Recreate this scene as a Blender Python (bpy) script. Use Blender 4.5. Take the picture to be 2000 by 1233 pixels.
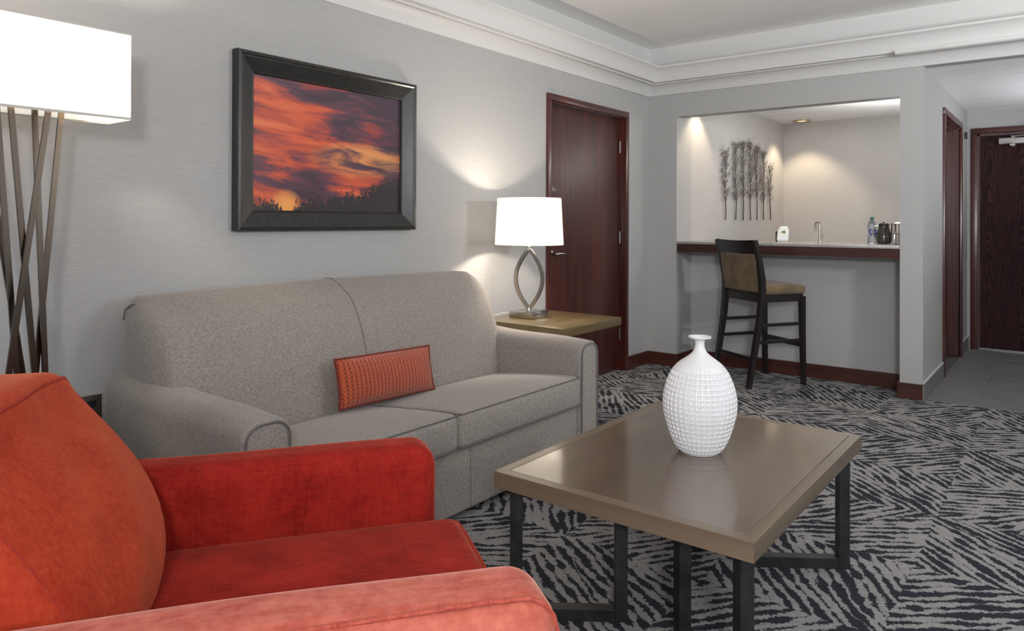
import bpy, bmesh, math, random
from mathutils import Vector, Matrix, noise
random.seed(7)
SC = bpy.context.scene
for o in list(bpy.data.objects): bpy.data.objects.remove(o)
COL = SC.collection
R = math.radians
pi = math.pi
CAMH = 1.22

# ------------------------------------------------------------------ camera
cam_d = bpy.data.cameras.new('camera'); cam = bpy.data.objects.new('camera', cam_d); COL.objects.link(cam)
cam_d.sensor_fit = 'HORIZONTAL'; cam_d.sensor_width = 36.0
cam_d.lens = 36.0 * 1408.72 / 2000
cam_d.shift_y = -(616.5 - 426.57) / 2000
cam_d.shift_x = -0.0005
cam_d.clip_start = 0.03
yaw, pitch, roll = R(37.879), R(.22), R(.2157)
F = Vector((-math.sin(yaw)*math.cos(pitch), math.cos(yaw)*math.cos(pitch), math.sin(pitch)))
r0 = Vector((math.cos(yaw), math.sin(yaw), 0)); u0 = r0.cross(F)
r1 = r0*math.cos(roll) + u0*math.sin(roll); u1 = -r0*math.sin(roll) + u0*math.cos(roll)
m = Matrix((r1, u1, -F)).transposed().to_4x4(); m.translation = Vector((0, 0, CAMH))
cam.matrix_world = m
SC.camera = cam

# ------------------------------------------------------------------ view, world, lights
SC.view_settings.view_transform = 'Standard'; SC.view_settings.look = 'None'
SC.view_settings.gamma = 1.0; SC.view_settings.use_curve_mapping = False
SC.view_settings.exposure = 0.0
SC.cycles.use_denoising = True
SC.cycles.max_bounces = 10; SC.cycles.diffuse_bounces = 5; SC.cycles.glossy_bounces = 4
SC.cycles.transmission_bounces = 6; SC.cycles.sample_clamp_indirect = 6.0
SC.cycles.blur_glossy = 0.5
w = bpy.data.worlds.new('world'); SC.world = w; w.use_nodes = True
w.node_tree.nodes['Background'].inputs[0].default_value = (.75, .85, 1, 1)
w.node_tree.nodes['Background'].inputs[1].default_value = 1.0

def light(name, kind, loc, power, color=(1, 1, 1), target=None, **kw):
    d = bpy.data.lights.new(name, kind); d.energy = power; d.color = color
    for k, v in kw.items(): setattr(d, k, v)
    o = bpy.data.objects.new(name, d); COL.objects.link(o); o.location = loc
    if target is not None:
        o.rotation_euler = (Vector(target) - Vector(loc)).to_track_quat('-Z', 'Y').to_euler()
    return o
# added area lights standing in for daylight from unseen rear and right-hand windows
light('window_fill_rear', 'AREA', (0.6, -2.1, 1.55), 48, (.93, .96, 1), (0.2, 4, 1.2), shape='RECTANGLE', size=3.4, size_y=1.7)
light('window_fill_side', 'AREA', (2.9, 2.3, 1.55), 4, (.94, .97, 1), (-3, 2.6, 1.2), shape='RECTANGLE', size=2.6, size_y=1.6)
# added area lights outside the view, aimed up to brighten the ceiling
light('ceiling_fill_rear', 'AREA', (.9, -.9, 1.85), 66, (1, .99, .975), (.3, 1.4, 2.7), shape='DISK', size=.45, spread=R(150))
light('ceiling_fill_side', 'AREA', (1.9, 3.4, 1.85), 66, (1, .99, .975), (.8, 3.8, 2.7), shape='DISK', size=.45, spread=R(150))
# unseen uplight added for the hall ceiling; recessed spots and added fills of the kitchenette
light('hall_uplight_fill', 'AREA', (.55, 7.2, 1.35), 17, (.95, .97, 1), (.2, 7.0, 2.3), shape='DISK', size=.5)
WARM = (1, .80, .55)
light('kitchenette_spot_near', 'SPOT', (-2.47, 6.02, 2.33), 26, WARM, (-2.50, 6.02, 0), spot_size=R(95), spot_blend=.45, shadow_soft_size=.04)
light('kitchenette_spot_corner', 'SPOT', (-2.36, 8.12, 2.33), 34, WARM, (-2.36, 8.15, 0), spot_size=R(100), spot_blend=.5, shadow_soft_size=.04)
light('kitchenette_hidden_fill', 'POINT', (-1.01, 6.3, 2.12), 13, (1, .98, .95), shadow_soft_size=.06)  # added point light hidden behind the pier, brightens the right side
light('kitchenette_fill_up', 'AREA', (-1.15, 7.1, 1.75), 12, (1, .98, .95), (-1.25, 7.1, 2.35), shape='DISK', size=.3)  # added unseen uplight to brighten the kitchenette ceiling
light('kitchenette_fill', 'AREA', (-1.25, 7.3, 2.31), 14, (1, .97, .93), (-1.3, 7.3, 0), shape='RECTANGLE', size=.5, size_y=.9)  # added area light without a fixture, lifts the far wall

# ------------------------------------------------------------------ material helpers
def mat(name, color=(.5, .5, .5), rough=.6, metal=0., **kw):
    m = bpy.data.materials.new(name); m.use_nodes = True
    b = m.node_tree.nodes['Principled BSDF']
    b.inputs['Base Color'].default_value = (*color, 1); b.inputs['Roughness'].default_value = rough
    b.inputs['Metallic'].default_value = metal
    for k, v in kw.items():
        i = b.inputs[k]
        i.default_value = (*v, 1) if isinstance(v, tuple) and len(v) == 3 and i.type == 'RGBA' else v
    return m
class NT:
    def __init__(s, m): s.m = m; s.t = m.node_tree; s.n = s.t.nodes; s.b = s.n['Principled BSDF']
    def new(s, k, **kw):
        n = s.n.new(k)
        for a, v in kw.items(): setattr(n, a, v)
        return n
    def link(s, a, b): s.t.links.new(a, b)
    def pos(s):
        return s.new('ShaderNodeNewGeometry').outputs['Position']
    def obj(s):
        return s.new('ShaderNodeTexCoord').outputs['Object']
    def gen(s):
        return s.new('ShaderNodeTexCoord').outputs['Generated']
    def mapv(s, v, scale=(1, 1, 1), rot=(0, 0, 0), loc=(0, 0, 0)):
        n = s.new('ShaderNodeMapping'); s.link(v, n.inputs[0])
        n.inputs['Scale'].default_value = scale; n.inputs['Rotation'].default_value = rot; n.inputs['Location'].default_value = loc
        return n.outputs[0]
    def noise(s, v, scale=5, detail=2, rough=.5, dist=0.):
        n = s.new('ShaderNodeTexNoise'); s.link(v, n.inputs['Vector'])
        n.inputs['Scale'].default_value = scale; n.inputs['Detail'].default_value = detail
        n.inputs['Roughness'].default_value = rough; n.inputs['Distortion'].default_value = dist
        return n.outputs['Fac']
    def ramp(s, f, stops):
        n = s.new('ShaderNodeValToRGB'); s.link(f, n.inputs[0])
        e = n.color_ramp.elements
        while len(e) < len(stops): e.new(.5)
        for i, (p, c) in enumerate(stops):
            e[i].position = p; e[i].color = (*c, 1) if len(c) == 3 else c
        return n.outputs[0]
    def math(s, op, a, b=None, c=None, clamp=False):
        n = s.new('ShaderNodeMath', operation=op, use_clamp=clamp)
        for i, v in enumerate((a, b, c)):
            if v is None: continue
            if isinstance(v, (int, float)): n.inputs[i].default_value = v
            else: s.link(v, n.inputs[i])
        return n.outputs[0]
    def mix(s, f, a, b, mode='MIX'):
        n = s.new('ShaderNodeMix', data_type='RGBA', blend_type=mode)
        for i, v in ((0, f), (6, a), (7, b)):
            if isinstance(v, (int, float)): n.inputs[i].default_value = v
            elif isinstance(v, tuple): n.inputs[i].default_value = (*v, 1)
            else: s.link(v, n.inputs[i])
        return n.outputs[2]
    def sep(s, v):
        n = s.new('ShaderNodeSeparateXYZ'); s.link(v, n.inputs[0]); return n.outputs
    def comb(s, x, y, z):
        n = s.new('ShaderNodeCombineXYZ')
        for i, v in enumerate((x, y, z)):
            if isinstance(v, (int, float)): n.inputs[i].default_value = v
            else: s.link(v, n.inputs[i])
        return n.outputs[0]
    def color(s, c): s.link(c, s.b.inputs['Base Color'])
    def bump(s, h, strength=.3, dist=.002):
        n = s.new('ShaderNodeBump'); n.inputs['Strength'].default_value = strength; n.inputs['Distance'].default_value = dist
        s.link(h, n.inputs['Height']); s.link(n.outputs[0], s.b.inputs['Normal'])

# wallpaper: fine horizontal slubs
def wall_material(name, col):
    m = mat(name, col, .62, **{'Specular IOR Level': .35}); t = NT(m)
    p = t.pos()
    a = t.noise(t.mapv(p, (16, 16, 330)), 1, 3, .6)
    b = t.noise(t.mapv(p, (60, 60, 700)), 1, 2, .5)
    h = t.math('ADD', a, t.math('MULTIPLY', b, .5))
    c = t.ramp(h, [(.45, tuple(x*.90 for x in col)), (.75, col), (1.0, tuple(min(1, x*1.08) for x in col))])
    t.color(c); t.bump(h, .35, .0012)
    return m
M_WALL = wall_material('wallpaper_grey', (.395, .392, .386))
M_WALLK = wall_material('wallpaper_kitchenette', (.47, .455, .44))
M_CROWN = mat('painted_moulding', (.60, .597, .59), .45)
t = NT(M_CROWN); t.bump(t.noise(t.pos(), 9, 2), .05, .002)
M_CEIL = mat('textured_ceiling', (.85, .84, .83), .9); t = NT(M_CEIL)
h = t.noise(t.pos(), 70, 3, .7); t.bump(h, .7, .006); t.color(t.ramp(h, [(.3, (.76, .755, .745)), (.7, (.90, .895, .885))]))
M_CEIL2 = mat('hall_ceiling_paint', (.80, .80, .80), .7); t = NT(M_CEIL2)
h = t.noise(t.mapv(t.pos(), (1.2, 45, 1)), 1, 2); t.bump(h, .4, .004); t.color(t.ramp(h, [(.35, (.74, .74, .75)), (.65, (.86, .86, .87))]))

def carpet_material():
    m = mat('patterned_carpet', (.3, .29, .28), .95, **{'Specular IOR Level': .1}); t = NT(m)
    P = t.pos(); s = t.sep(P)
    x = t.math('ADD', s[0], .449); y = t.math('ADD', s[1], -2.90)
    # wandering of the strokes
    n1 = t.new('ShaderNodeTexNoise'); t.link(t.mapv(P, (1, 1, 0)), n1.inputs['Vector']); n1.inputs['Scale'].default_value = 4.5; n1.inputs['Detail'].default_value = 2
    c = t.sep(n1.outputs['Color'])
    n2 = t.new('ShaderNodeTexNoise'); t.link(t.mapv(P, (1, 1, 0)), n2.inputs['Vector']); n2.inputs['Scale'].default_value = 85; n2.inputs['Detail'].default_value = 1
    c2 = t.sep(n2.outputs['Color'])
    dx = t.math('ADD', t.math('MULTIPLY', t.math('SUBTRACT', c[0], .5), .055), t.math('MULTIPLY', t.math('SUBTRACT', c2[0], .5), .020))
    dy = t.math('ADD', t.math('MULTIPLY', t.math('SUBTRACT', c[1], .5), .055), t.math('MULTIPLY', t.math('SUBTRACT', c2[1], .5), .020))
    x = t.math('ADD', x, dx); y = t.math('ADD', y, dy)
    k = 1 / math.sqrt(2) / .79
    u = t.math('ADD', t.math('MULTIPLY', t.math('ADD', x, y), k), .5)
    v = t.math('ADD', t.math('MULTIPLY', t.math('SUBTRACT', x, y), k), .5)
    iu = t.math('FLOOR', u); iv = t.math('FLOOR', v)
    fu = t.math('SUBTRACT', t.math('FRACT', u), .5); fv = t.math('SUBTRACT', t.math('FRACT', v), .5)
    au = t.math('ABSOLUTE', fu); av = t.math('ABSOLUTE', fv)
    mx = t.math('MAXIMUM', au, av); mn = t.math('MINIMUM', au, av)
    quad = t.math('GREATER_THAN', au, av)            # which sides of the square
    sg = t.math('SIGN', t.math('ADD', t.math('MULTIPLY', quad, fu), t.math('MULTIPLY', t.math('SUBTRACT', 1, quad), fv)))
    cell = t.math('ADD', t.math('MULTIPLY', iu, 7.3), t.math('MULTIPLY', iv, 13.7))
    side = t.math('ADD', t.math('MULTIPLY', quad, 3.1), t.math('MULTIPLY', sg, 1.7))
    # the strokes lean a little against the sides, each side its own way
    lean = t.math('SINE', t.math('ADD', t.math('MULTIPLY', cell, 2.1), t.math('MULTIPLY', side, 3.3)))
    sgn_along = t.math('ADD', t.math('MULTIPLY', quad, fv), t.math('MULTIPLY', t.math('SUBTRACT', 1, quad), fu))
    d = t.math('ADD', mx, t.math('MULTIPLY', t.math('MULTIPLY', lean, sgn_along), .22))
    st = t.math('MULTIPLY', d, 18.5)
    idx = t.math('FLOOR', st); fr = t.math('SUBTRACT', t.math('FRACT', st), .5)
    tri = t.math('SUBTRACT', 1, t.math('MULTIPLY', t.math('ABSOLUTE', fr), 2))      # 1 in the middle of a stroke
    # stroke thickness and gaps vary along its length
    nv = t.comb(t.math('MULTIPLY', sgn_along, 7), t.math('MULTIPLY', idx, 5.17), t.math('ADD', cell, side))
    along = t.noise(nv, 1.0, 2, .6)
    rag = t.noise(t.mapv(P, (1, 1, 0)), 130, 2, .6)
    th = t.math('ADD', t.math('MULTIPLY', t.math('SUBTRACT', along, .5), 3.4), t.math('MULTIPLY', t.math('SUBTRACT', rag, .5), .9))
    val = t.math('ADD', t.math('ADD', tri, th), -.52)
    mask = t.math('MULTIPLY', val, 9, clamp=True)
    pile = t.noise(P, 420, 2, .6)
    lightc = t.ramp(t.noise(P, 60, 3, .7), [(.3, (.255, .247, .243)), (.7, (.36, .35, .345))])
    darkc = t.ramp(pile, [(.3, (.018, .019, .026)), (.7, (.045, .046, .058))])
    colr = t.mix(mask, lightc, darkc)
    colr = t.mix(.35, colr, t.ramp(pile, [(.25, (.3, .3, .3)), (.75, (.75, .75, .75))]), 'OVERLAY')
    t.color(colr)
    t.bump(t.math('SUBTRACT', pile, t.math('MULTIPLY', mask, .5)), .6, .004)
    return m
M_CARPET = carpet_material()
M_TILE = mat('grey_floor_tile', (.20, .195, .19), .42); t = NT(M_TILE)
n = t.noise(t.mapv(t.pos(), (3, 22, 1)), 1.2, 4, .6); t.color(t.ramp(n, [(.3, (.165, .16, .157)), (.7, (.235, .23, .225))])); t.bump(n, .1, .001)
M_GROUT = mat('tile_grout', (.12, .118, .115), .9)

def wood(name, dark, light_, grain_axis='z', rough=.3, coat=.5, scale=1., contrast=.5, coat_rough=.12, space='obj'):
    m = mat(name, light_, rough, **{'Coat Weight': coat, 'Coat Roughness': coat_rough}); t = NT(m)
    p = t.obj() if space == 'obj' else t.pos()
    sc = {'z': (28, 28, 1.6), 'x': (1.6, 28, 28), 'y': (28, 1.6, 28)}[grain_axis]
    sc2 = {'z': (7, 7, .55), 'x': (.55, 7, 7), 'y': (7, .55, 7)}[grain_axis]
    a = t.noise(t.mapv(p, tuple(v*scale for v in sc)), 1, 4, .65, 0.)
    b = t.noise(t.mapv(p, tuple(v*scale for v in sc2)), 1, 2, .5, 0.)
    f = t.math('ADD', t.math('MULTIPLY', a, contrast), t.math('MULTIPLY', b, 1-contrast))
    t.color(t.ramp(f, [(.33, dark), (.66, light_)])); t.bump(a, .04, .0005)
    return m
M_MAHOG = wood('dark_mahogany', (.022, .006, .005), (.095, .020, .014), 'z', .42, .22, 1, .55, .38)
M_MAHOGH = wood('dark_mahogany_across', (.018, .005, .004), (.06, .015, .011), 'x', .32, .4, 1, .55)
M_FRAMEW = wood('red_mahogany_casing', (.024, .005, .004), (.085, .016, .011), 'z', .32, .4, 1, .5, .2)
M_BASE = wood('mahogany_baseboard', (.035, .008, .005), (.082, .021, .013), 'x', .38, .3, 1, .5)
M_ENTRY = wood('entry_door_veneer', (.008, .004, .005), (.055, .014, .013), 'z', .6, .0, .8, .6)
M_ENTRY.node_tree.nodes['Principled BSDF'].inputs['Specular IOR Level'].default_value = .15
# cathedral grain of the entry door
t = NT(M_ENTRY)
p = t.obj(); s = t.sep(p)
xx = t.math('PINGPONG', t.math('ADD', s[0], 10.02), .13)
wv = t.math('SINE', t.math('MULTIPLY', t.math('ADD', t.math('MULTIPLY', t.math('MULTIPLY', xx, xx), 18.), t.math('ADD', t.math('MULTIPLY', s[2], .22), t.math('MULTIPLY', t.noise(p, 3.0, 2), .16))), 210.))
fine = t.noise(t.mapv(p, (120, 120, 6)), 1, 3, .6)
f = t.math('ADD', t.math('MULTIPLY', wv, .13), t.math('MULTIPLY', fine, .9))
t.color(t.ramp(f, [(.32, (.012, .004, .005)), (.72, (.060, .018, .020))]))

M_VENEER = wood('taupe_walnut_veneer', (.088, .059, .035), (.150, .105, .066), 'y', .30, .75, .4, .3, .09)
M_VENEERX = wood('taupe_walnut_edge', (.115, .080, .052), (.215, .160, .110), 'x', .35, .2, .6, .4)
M_VENEERY = wood('taupe_walnut_edge_long', (.10, .07, .045), (.20, .15, .10), 'y', .35, .2, .6, .4)
M_VENEER2 = wood('side_table_veneer', (.075, .052, .022), (.15, .105, .046), 'y', .28, .4, .5, .35)
M_DARKMETAL = mat('dark_bronze_metal', (.028, .029, .031), .45, .55)
t = NT(M_DARKMETAL); t.color(t.ramp(t.noise(t.obj(), 14, 3), [(.3, (.022, .023, .025)), (.7, (.05, .051, .053))]))
M_NICKEL = mat('brushed_nickel', (.46, .44, .40), .22, 1.)
t = NT(M_NICKEL); t.bump(t.noise(t.mapv(t.obj(), (300, 300, 12)), 1, 2), .12, .0005)
M_BRONZE = mat('brushed_bronze_rod', (.13, .10, .075), .25, 1.)
t = NT(M_BRONZE); t.bump(t.noise(t.mapv(t.obj(), (260, 260, 8)), 1, 2), .12, .0005)
M_STEEL = mat('polished_steel', (.7, .68, .66), .15, 1.)
M_HINGE = mat('door_hardware', (.20, .185, .17), .35, .9)
M_ESPRESSO = mat('espresso_wood', (.012, .009, .009), .3, **{'Coat Weight': .35, 'Coat Roughness': .2})
t = NT(M_ESPRESSO); t.color(t.ramp(t.noise(t.mapv(t.obj(), (40, 40, 3)), 1, 3), [(.3, (.009, .007, .008)), (.7, (.020, .015, .014))]))
M_STONE = mat('grey_stone_counter', (.30, .285, .27), .25, **{'Coat Weight': .3}); t = NT(M_STONE)
t.color(t.ramp(t.noise(t.pos(), 90, 3, .7), [(.35, (.23, .22, .205)), (.65, (.38, .36, .34))]))
M_VASE = mat('matte_white_ceramic', (.76, .76, .77), .38); t = NT(M_VASE); t.bump(t.noise(t.obj(), 160, 2), .06, .0006)
M_WHITE = mat('white_plastic', (.8, .8, .8), .35)
M_BLACK = mat('black_plastic', (.012, .012, .013), .4)
M_OUTLET = mat('brown_outlet_plate', (.06, .045, .04), .4)

def fabric(name, a, b, weave=900, sheen=.25, sheen_tint=(1, 1, 1), rough=.9, bump=.35, blotch=0., sheen_rough=.5):
    m = mat(name, a, rough, **{'Specular IOR Level': .15, 'Sheen Weight': sheen, 'Sheen Roughness': sheen_rough, 'Sheen Tint': sheen_tint}); t = NT(m)
    p = t.obj()
    n1 = t.noise(t.mapv(p, (1, .22, 1)), weave*.45, 2, .6); n2 = t.noise(t.mapv(p, (1, 1, .22)), weave*.45, 2, .6)
    n3 = t.noise(p, 9, 3, .55)
    f = t.math('ADD', t.math('MULTIPLY', t.math('ADD', n1, n2), .5-blotch/2), t.math('MULTIPLY', n3, blotch))
    t.color(t.ramp(f, [(.36, b), (.62, a)])); t.bump(t.math('ADD', n1, n2), bump, .0015)
    return m
M_SOFA = fabric('grey_woven_upholstery', (.34, .305, .275), (.165, .148, .134), 780, .2)
M_PIPE = fabric('shaded_grey_piping', (.15, .14, .135), (.10, .095, .09), 900, .1)  # sofa tone darkened, the shadow line along the piping is in the colour
M_ORANGE = fabric('orange_chenille', (.46, .058, .022), (.31, .024, .011), 260, .3, (1, .42, .22), .95, .5, .4, .35)
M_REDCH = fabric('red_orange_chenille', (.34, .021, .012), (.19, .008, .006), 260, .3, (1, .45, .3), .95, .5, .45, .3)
M_REDCH_LIT = fabric('lit_red_orange_chenille', (.60, .175, .125), (.36, .05, .032), 110, .6, (1, .62, .52), .95, .6, .45, .35)  # lighter copy of the chair fabric, light on the near arm painted in
M_ORPIPE = fabric('orange_piping', (.40, .045, .024), (.27, .022, .014), 500, .05, (1, .5, .3))
M_ORPIPE_LIT = fabric('lit_orange_piping', (.50, .11, .075), (.33, .05, .035), 400, .2, (1, .6, .5))  # welt colour lightened to match the light painted into the near arm
M_STOOLF = fabric('tan_stool_upholstery', (.21, .155, .085), (.085, .062, .045), 160, .15, blotch=.4)
# knitted orange pillow: vertical ribs with dark stitches
M_KNIT = mat('orange_knit', (.5, .1, .04), .9, **{'Sheen Weight': .25}); t = NT(M_KNIT)
s = t.sep(t.obj())
wy = t.math('MULTIPLY', s[1], 2*pi/.021); wz = t.math('ADD', t.math('MULTIPLY', s[2], 2*pi/.017), t.math('MULTIPLY', t.math('FLOOR', t.math('MULTIPLY', s[1], 1/.0105)), pi))
rib = t.math('SINE', wy); st = t.math('SINE', wz)
h = t.math('ADD', t.math('MULTIPLY', rib, .5), t.math('MULTIPLY', st, .35))
h2 = t.math('ADD', h, t.math('MULTIPLY', t.noise(t.obj(), 200, 2), .6))
t.color(t.ramp(t.math('ADD', t.math('MULTIPLY', h2, .4), .4), [(.12, (.10, .010, .006)), (.5, (.36, .055, .018)), (1, (.50, .095, .03))])); t.bump(h2, .8, .004)
M_KNITPIPE = fabric('rust_pillow_trim', (.17, .022, .012), (.12, .015, .01), 500, .2)

def shade_material(name, strength):
    m = mat(name, (.88, .87, .84), .8); t = NT(m)
    b = t.b; out = t.n['Material Output']
    w_ = t.noise(t.mapv(t.obj(), (1, 1, 1)), 500, 1); t.bump(w_, .1, .0005)
    tr = t.new('ShaderNodeBsdfTranslucent'); tr.inputs[0].default_value = (.95, .90, .80, 1)
    mx = t.new('ShaderNodeMixShader'); mx.inputs[0].default_value = .35
    t.link(b.outputs[0], mx.inputs[1]); t.link(tr.outputs[0], mx.inputs[2]); t.link(mx.outputs[0], out.inputs[0])
    b.inputs['Emission Color'].default_value = (1, .97, .92, 1); b.inputs['Emission Strength'].default_value = strength
    return m
M_SHADE = shade_material('linen_lamp_shade', .42)
M_SHADE2 = shade_material('linen_floor_lamp_shade', .55)

# ------------------------------------------------------------------ geometry helpers
class B:
    """a bmesh collecting shapes, in world or local coordinates"""
    def __init__(s): s.bm = bmesh.new()
    def _merge(s, other, mtx=None):
        if mtx is not None: bmesh.ops.transform(other, matrix=mtx, verts=other.verts)
        me = bpy.data.meshes.new('tmp'); other.to_mesh(me); other.free(); s.bm.from_mesh(me); bpy.data.meshes.remove(me)
        return s
    def box(s, lo, hi, bev=0., seg=2, mtx=None):
        b = bmesh.new(); bmesh.ops.create_cube(b, size=1)
        lo, hi = Vector(lo), Vector(hi); c = (lo+hi)/2; d = hi-lo
        for v in b.verts: v.co = Vector((v.co.x*d.x, v.co.y*d.y, v.co.z*d.z)) + c
        if bev > 0: bmesh.ops.bevel(b, geom=b.edges[:], offset=bev, segments=seg, profile=.5, affect='EDGES')
        return s._merge(b, mtx)
    def prism(s, pts, axis, a0, a1, bev=0.):
        """extrude a 2-D polygon along an axis; pts are the two remaining coordinates in order"""
        b = bmesh.new()
        def mk(p, a):
            if axis == 'x': return (a, p[0], p[1])
            if axis == 'y': return (p[0], a, p[1])
            return (p[0], p[1], a)
        v0 = [b.verts.new(mk(p, a0)) for p in pts]; v1 = [b.verts.new(mk(p, a1)) for p in pts]
        b.faces.new(v0); b.faces.new(v1[::-1]); n = len(pts)
        for i in range(n): b.faces.new((v0[i], v1[i], v1[(i+1) % n], v0[(i+1) % n]))
        bmesh.ops.recalc_face_normals(b, faces=b.faces)
        if bev > 0: bmesh.ops.bevel(b, geom=b.edges[:], offset=bev, segments=2, profile=.5, affect='EDGES')
        return s._merge(b)
    def sweep(s, pts, radii, seg=10, closed=False, flat=None, up=Vector((0, 0, 1)), caps=True):
        """tube (or rectangular bar when flat=(w,h)) along points; radii number or list"""
        pts = [Vector(p) for p in pts]; n = len(pts); rings = []
        b = s.bm; prev = None
        for i, p in enumerate(pts):
            if closed: tg = (pts[(i+1) % n] - pts[i-1])
            else: tg = pts[min(i+1, n-1)] - pts[max(i-1, 0)]
            tg.normalize()
            if prev is None:
                a = up if abs(tg.dot(up)) < .95 else Vector((1, 0, 0))
                nx = tg.cross(a).normalized()
            else:
                nx = (prev - tg*prev.dot(tg)).normalized()
            prev = nx; ny = tg.cross(nx)
            ring = []
            if flat:
                f_ = flat[i] if isinstance(flat, list) else flat
                for sx, sy in ((-1, -1), (1, -1), (1, 1), (-1, 1)):
                    ring.append(b.verts.new(p + nx*sx*f_[0]/2 + ny*sy*f_[1]/2))
            else:
                rr = radii[i] if isinstance(radii, (list, tuple)) else radii
                for k in range(seg):
                    a = 2*pi*k/seg; ring.append(b.verts.new(p + (nx*math.cos(a) + ny*math.sin(a))*rr))
            rings.append(ring)
        m_ = len(rings[0])
        for i in range(n if closed else n-1):
            r_, q = rings[i], rings[(i+1) % n]
            for k in range(m_): b.faces.new((r_[k], r_[(k+1) % m_], q[(k+1) % m_], q[k]))
        if not closed and caps:
            b.faces.new(rings[0][::-1]); b.faces.new(rings[-1])
        return s
    def lathe(s, prof, c=(0, 0, 0), seg=32, cap0=True, cap1=True, ax='z'):
        b = s.bm; rings = []; c = Vector(c)
        for r_, z in prof:
            ring = []
            for k in range(seg):
                a = 2*pi*k/seg
                l = (r_*math.cos(a), r_*math.sin(a), z)
                if ax == 'x': l = (z, r_*math.cos(a), r_*math.sin(a))
                if ax == 'y': l = (r_*math.cos(a), z, r_*math.sin(a))
                ring.append(b.verts.new(c + Vector(l)))
            rings.append(ring)
        for i in range(len(rings)-1):
            for k in range(seg): b.faces.new((rings[i][k], rings[i][(k+1) % seg], rings[i+1][(k+1) % seg], rings[i+1][k]))
        if cap0: b.faces.new(rings[0][::-1])
        if cap1: b.faces.new(rings[-1])
        return s
    def soft(s, lo, hi, r, n=(6, 6, 6), f=None, k=4):
        """upholstered block: box with rounded edges r on a fine grid, warped by f(p, q) (q = -1..1 box coordinates)"""
        lo, hi = Vector(lo), Vector(hi); c = (lo+hi)/2; h = (hi-lo)/2
        rr = r if isinstance(r, (tuple, list)) else (r, r, r)
        ax = []
        for i in range(3):
            e = [-h[i] + rr[i]*(1-math.cos(j/k*pi/2)) if False else -h[i] + rr[i]*j/k for j in range(k)]
            mid = [-h[i]+rr[i] + (2*h[i]-2*rr[i])*j/n[i] for j in range(n[i]+1)]
            ax.append(e + mid + [-v for v in e[::-1]])
        b = bmesh.new(); cache = {}
        def V(p):
            key = tuple(round(v, 6) for v in p)
            if key not in cache:
                q = Vector(); d = Vector()
                for i in range(3):
                    lim = h[i]-rr[i]; q[i] = max(-lim, min(lim, p[i])); d[i] = (p[i]-q[i])/rr[i] if rr[i] > 0 else 0
                if d.length > 1e-9:
                    # cube-to-sphere mapping of the corner region
                    mxx = max(abs(d.x), abs(d.y), abs(d.z)); dd = Vector([math.tan(v*pi/4) if mxx > 0 else 0 for v in d])
                    dd.normalize(); dd = Vector((dd.x*rr[0], dd.y*rr[1], dd.z*rr[2]))
                else: dd = d
                w_ = q + dd
                qn = Vector((w_.x/h.x, w_.y/h.y, w_.z/h.z)); w_ = w_ + c
                if f: w_ = Vector(f(w_.copy(), qn))
                cache[key] = b.verts.new(w_)
            return cache[key]
        for a in range(3):
            i1, i2 = (a+1) % 3, (a+2) % 3
            for sg in (-1, 1):
                for i in range(len(ax[i1])-1):
                    for j in range(len(ax[i2])-1):
                        def P(u_, v_):
                            p = [0, 0, 0]; p[a] = sg*h[a]; p[i1] = ax[i1][u_]; p[i2] = ax[i2][v_]; return p
                        q = [V(P(i, j)), V(P(i+1, j)), V(P(i+1, j+1)), V(P(i, j+1))]
                        if sg < 0: q = q[::-1]
                        try: b.faces.new(q)
                        except ValueError: pass
        return s._merge(b)

ROOT = {}
def obj(name, b, m_, parent=None, smooth=True, label=None, kind=None, angle=40):
    bm = b.bm if isinstance(b, B) else b
    me = bpy.data.meshes.new(name); bm.to_mesh(me); bm.free()
    if parent is not None and parent.name in ROOT: me.transform(ROOT[parent.name].inverted())
    if m_ is not None: me.materials.append(m_)
    if smooth: me.shade_smooth(); 
    if smooth and angle: me.set_sharp_from_angle(angle=R(angle))
    o = bpy.data.objects.new(name, me); COL.objects.link(o)
    if parent is not None:
        o.parent = parent
        if parent.name in ROOT: ROOT[o.name] = ROOT[parent.name]
    if label: o['label'] = label
    if kind: o['kind'] = kind
    return o
def thing(name, label, cat, loc=(0, 0, 0), rotz=0., group=None, world=True, kind=None):
    """Empty at the thing's base; world=True: parts are given in world coordinates, else in the thing's own"""
    o = bpy.data.objects.new(name, None); COL.objects.link(o); o.empty_display_size = .1
    o.location = loc; o.rotation_euler = (0, 0, rotz)
    if label: o['label'] = label
    if cat: o['category'] = cat
    if group: o['group'] = group
    if kind: o['kind'] = kind
    ROOT[o.name] = Matrix.LocRotScale(Vector(loc), Matrix.Rotation(rotz, 3, 'Z'), None) if world else Matrix.Identity(4)
    return o
def struct(name, b, m_, label, smooth=False, parent=None):
    o = obj(name, b, m_, parent, smooth, kind='structure' if parent is None else None)
    if label: o['label'] = label
    return o
def rotlist(*a): return a

# ------------------------------------------------------------------ the room
XA, YB = -2.903, 5.636          # left wall plane, back wall plane
XR, YR = 3.0, -2.25             # right and rear walls (behind the camera)
ZT = 2.70                       # main ceiling
XO0, XO1 = -2.636, -.957        # opening of the kitchenette
XH = -.815                      # left wall of the hall
YK = 8.47; YH = 8.24            # far walls of kitchenette and hall
XH1 = .80

struct('floor', B().box((XA-.1, YR-.1, -.06), (XR+.1, YB+.03, 0)), M_CARPET, 'grey carpet with charcoal strokes in concentric diamonds')
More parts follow.
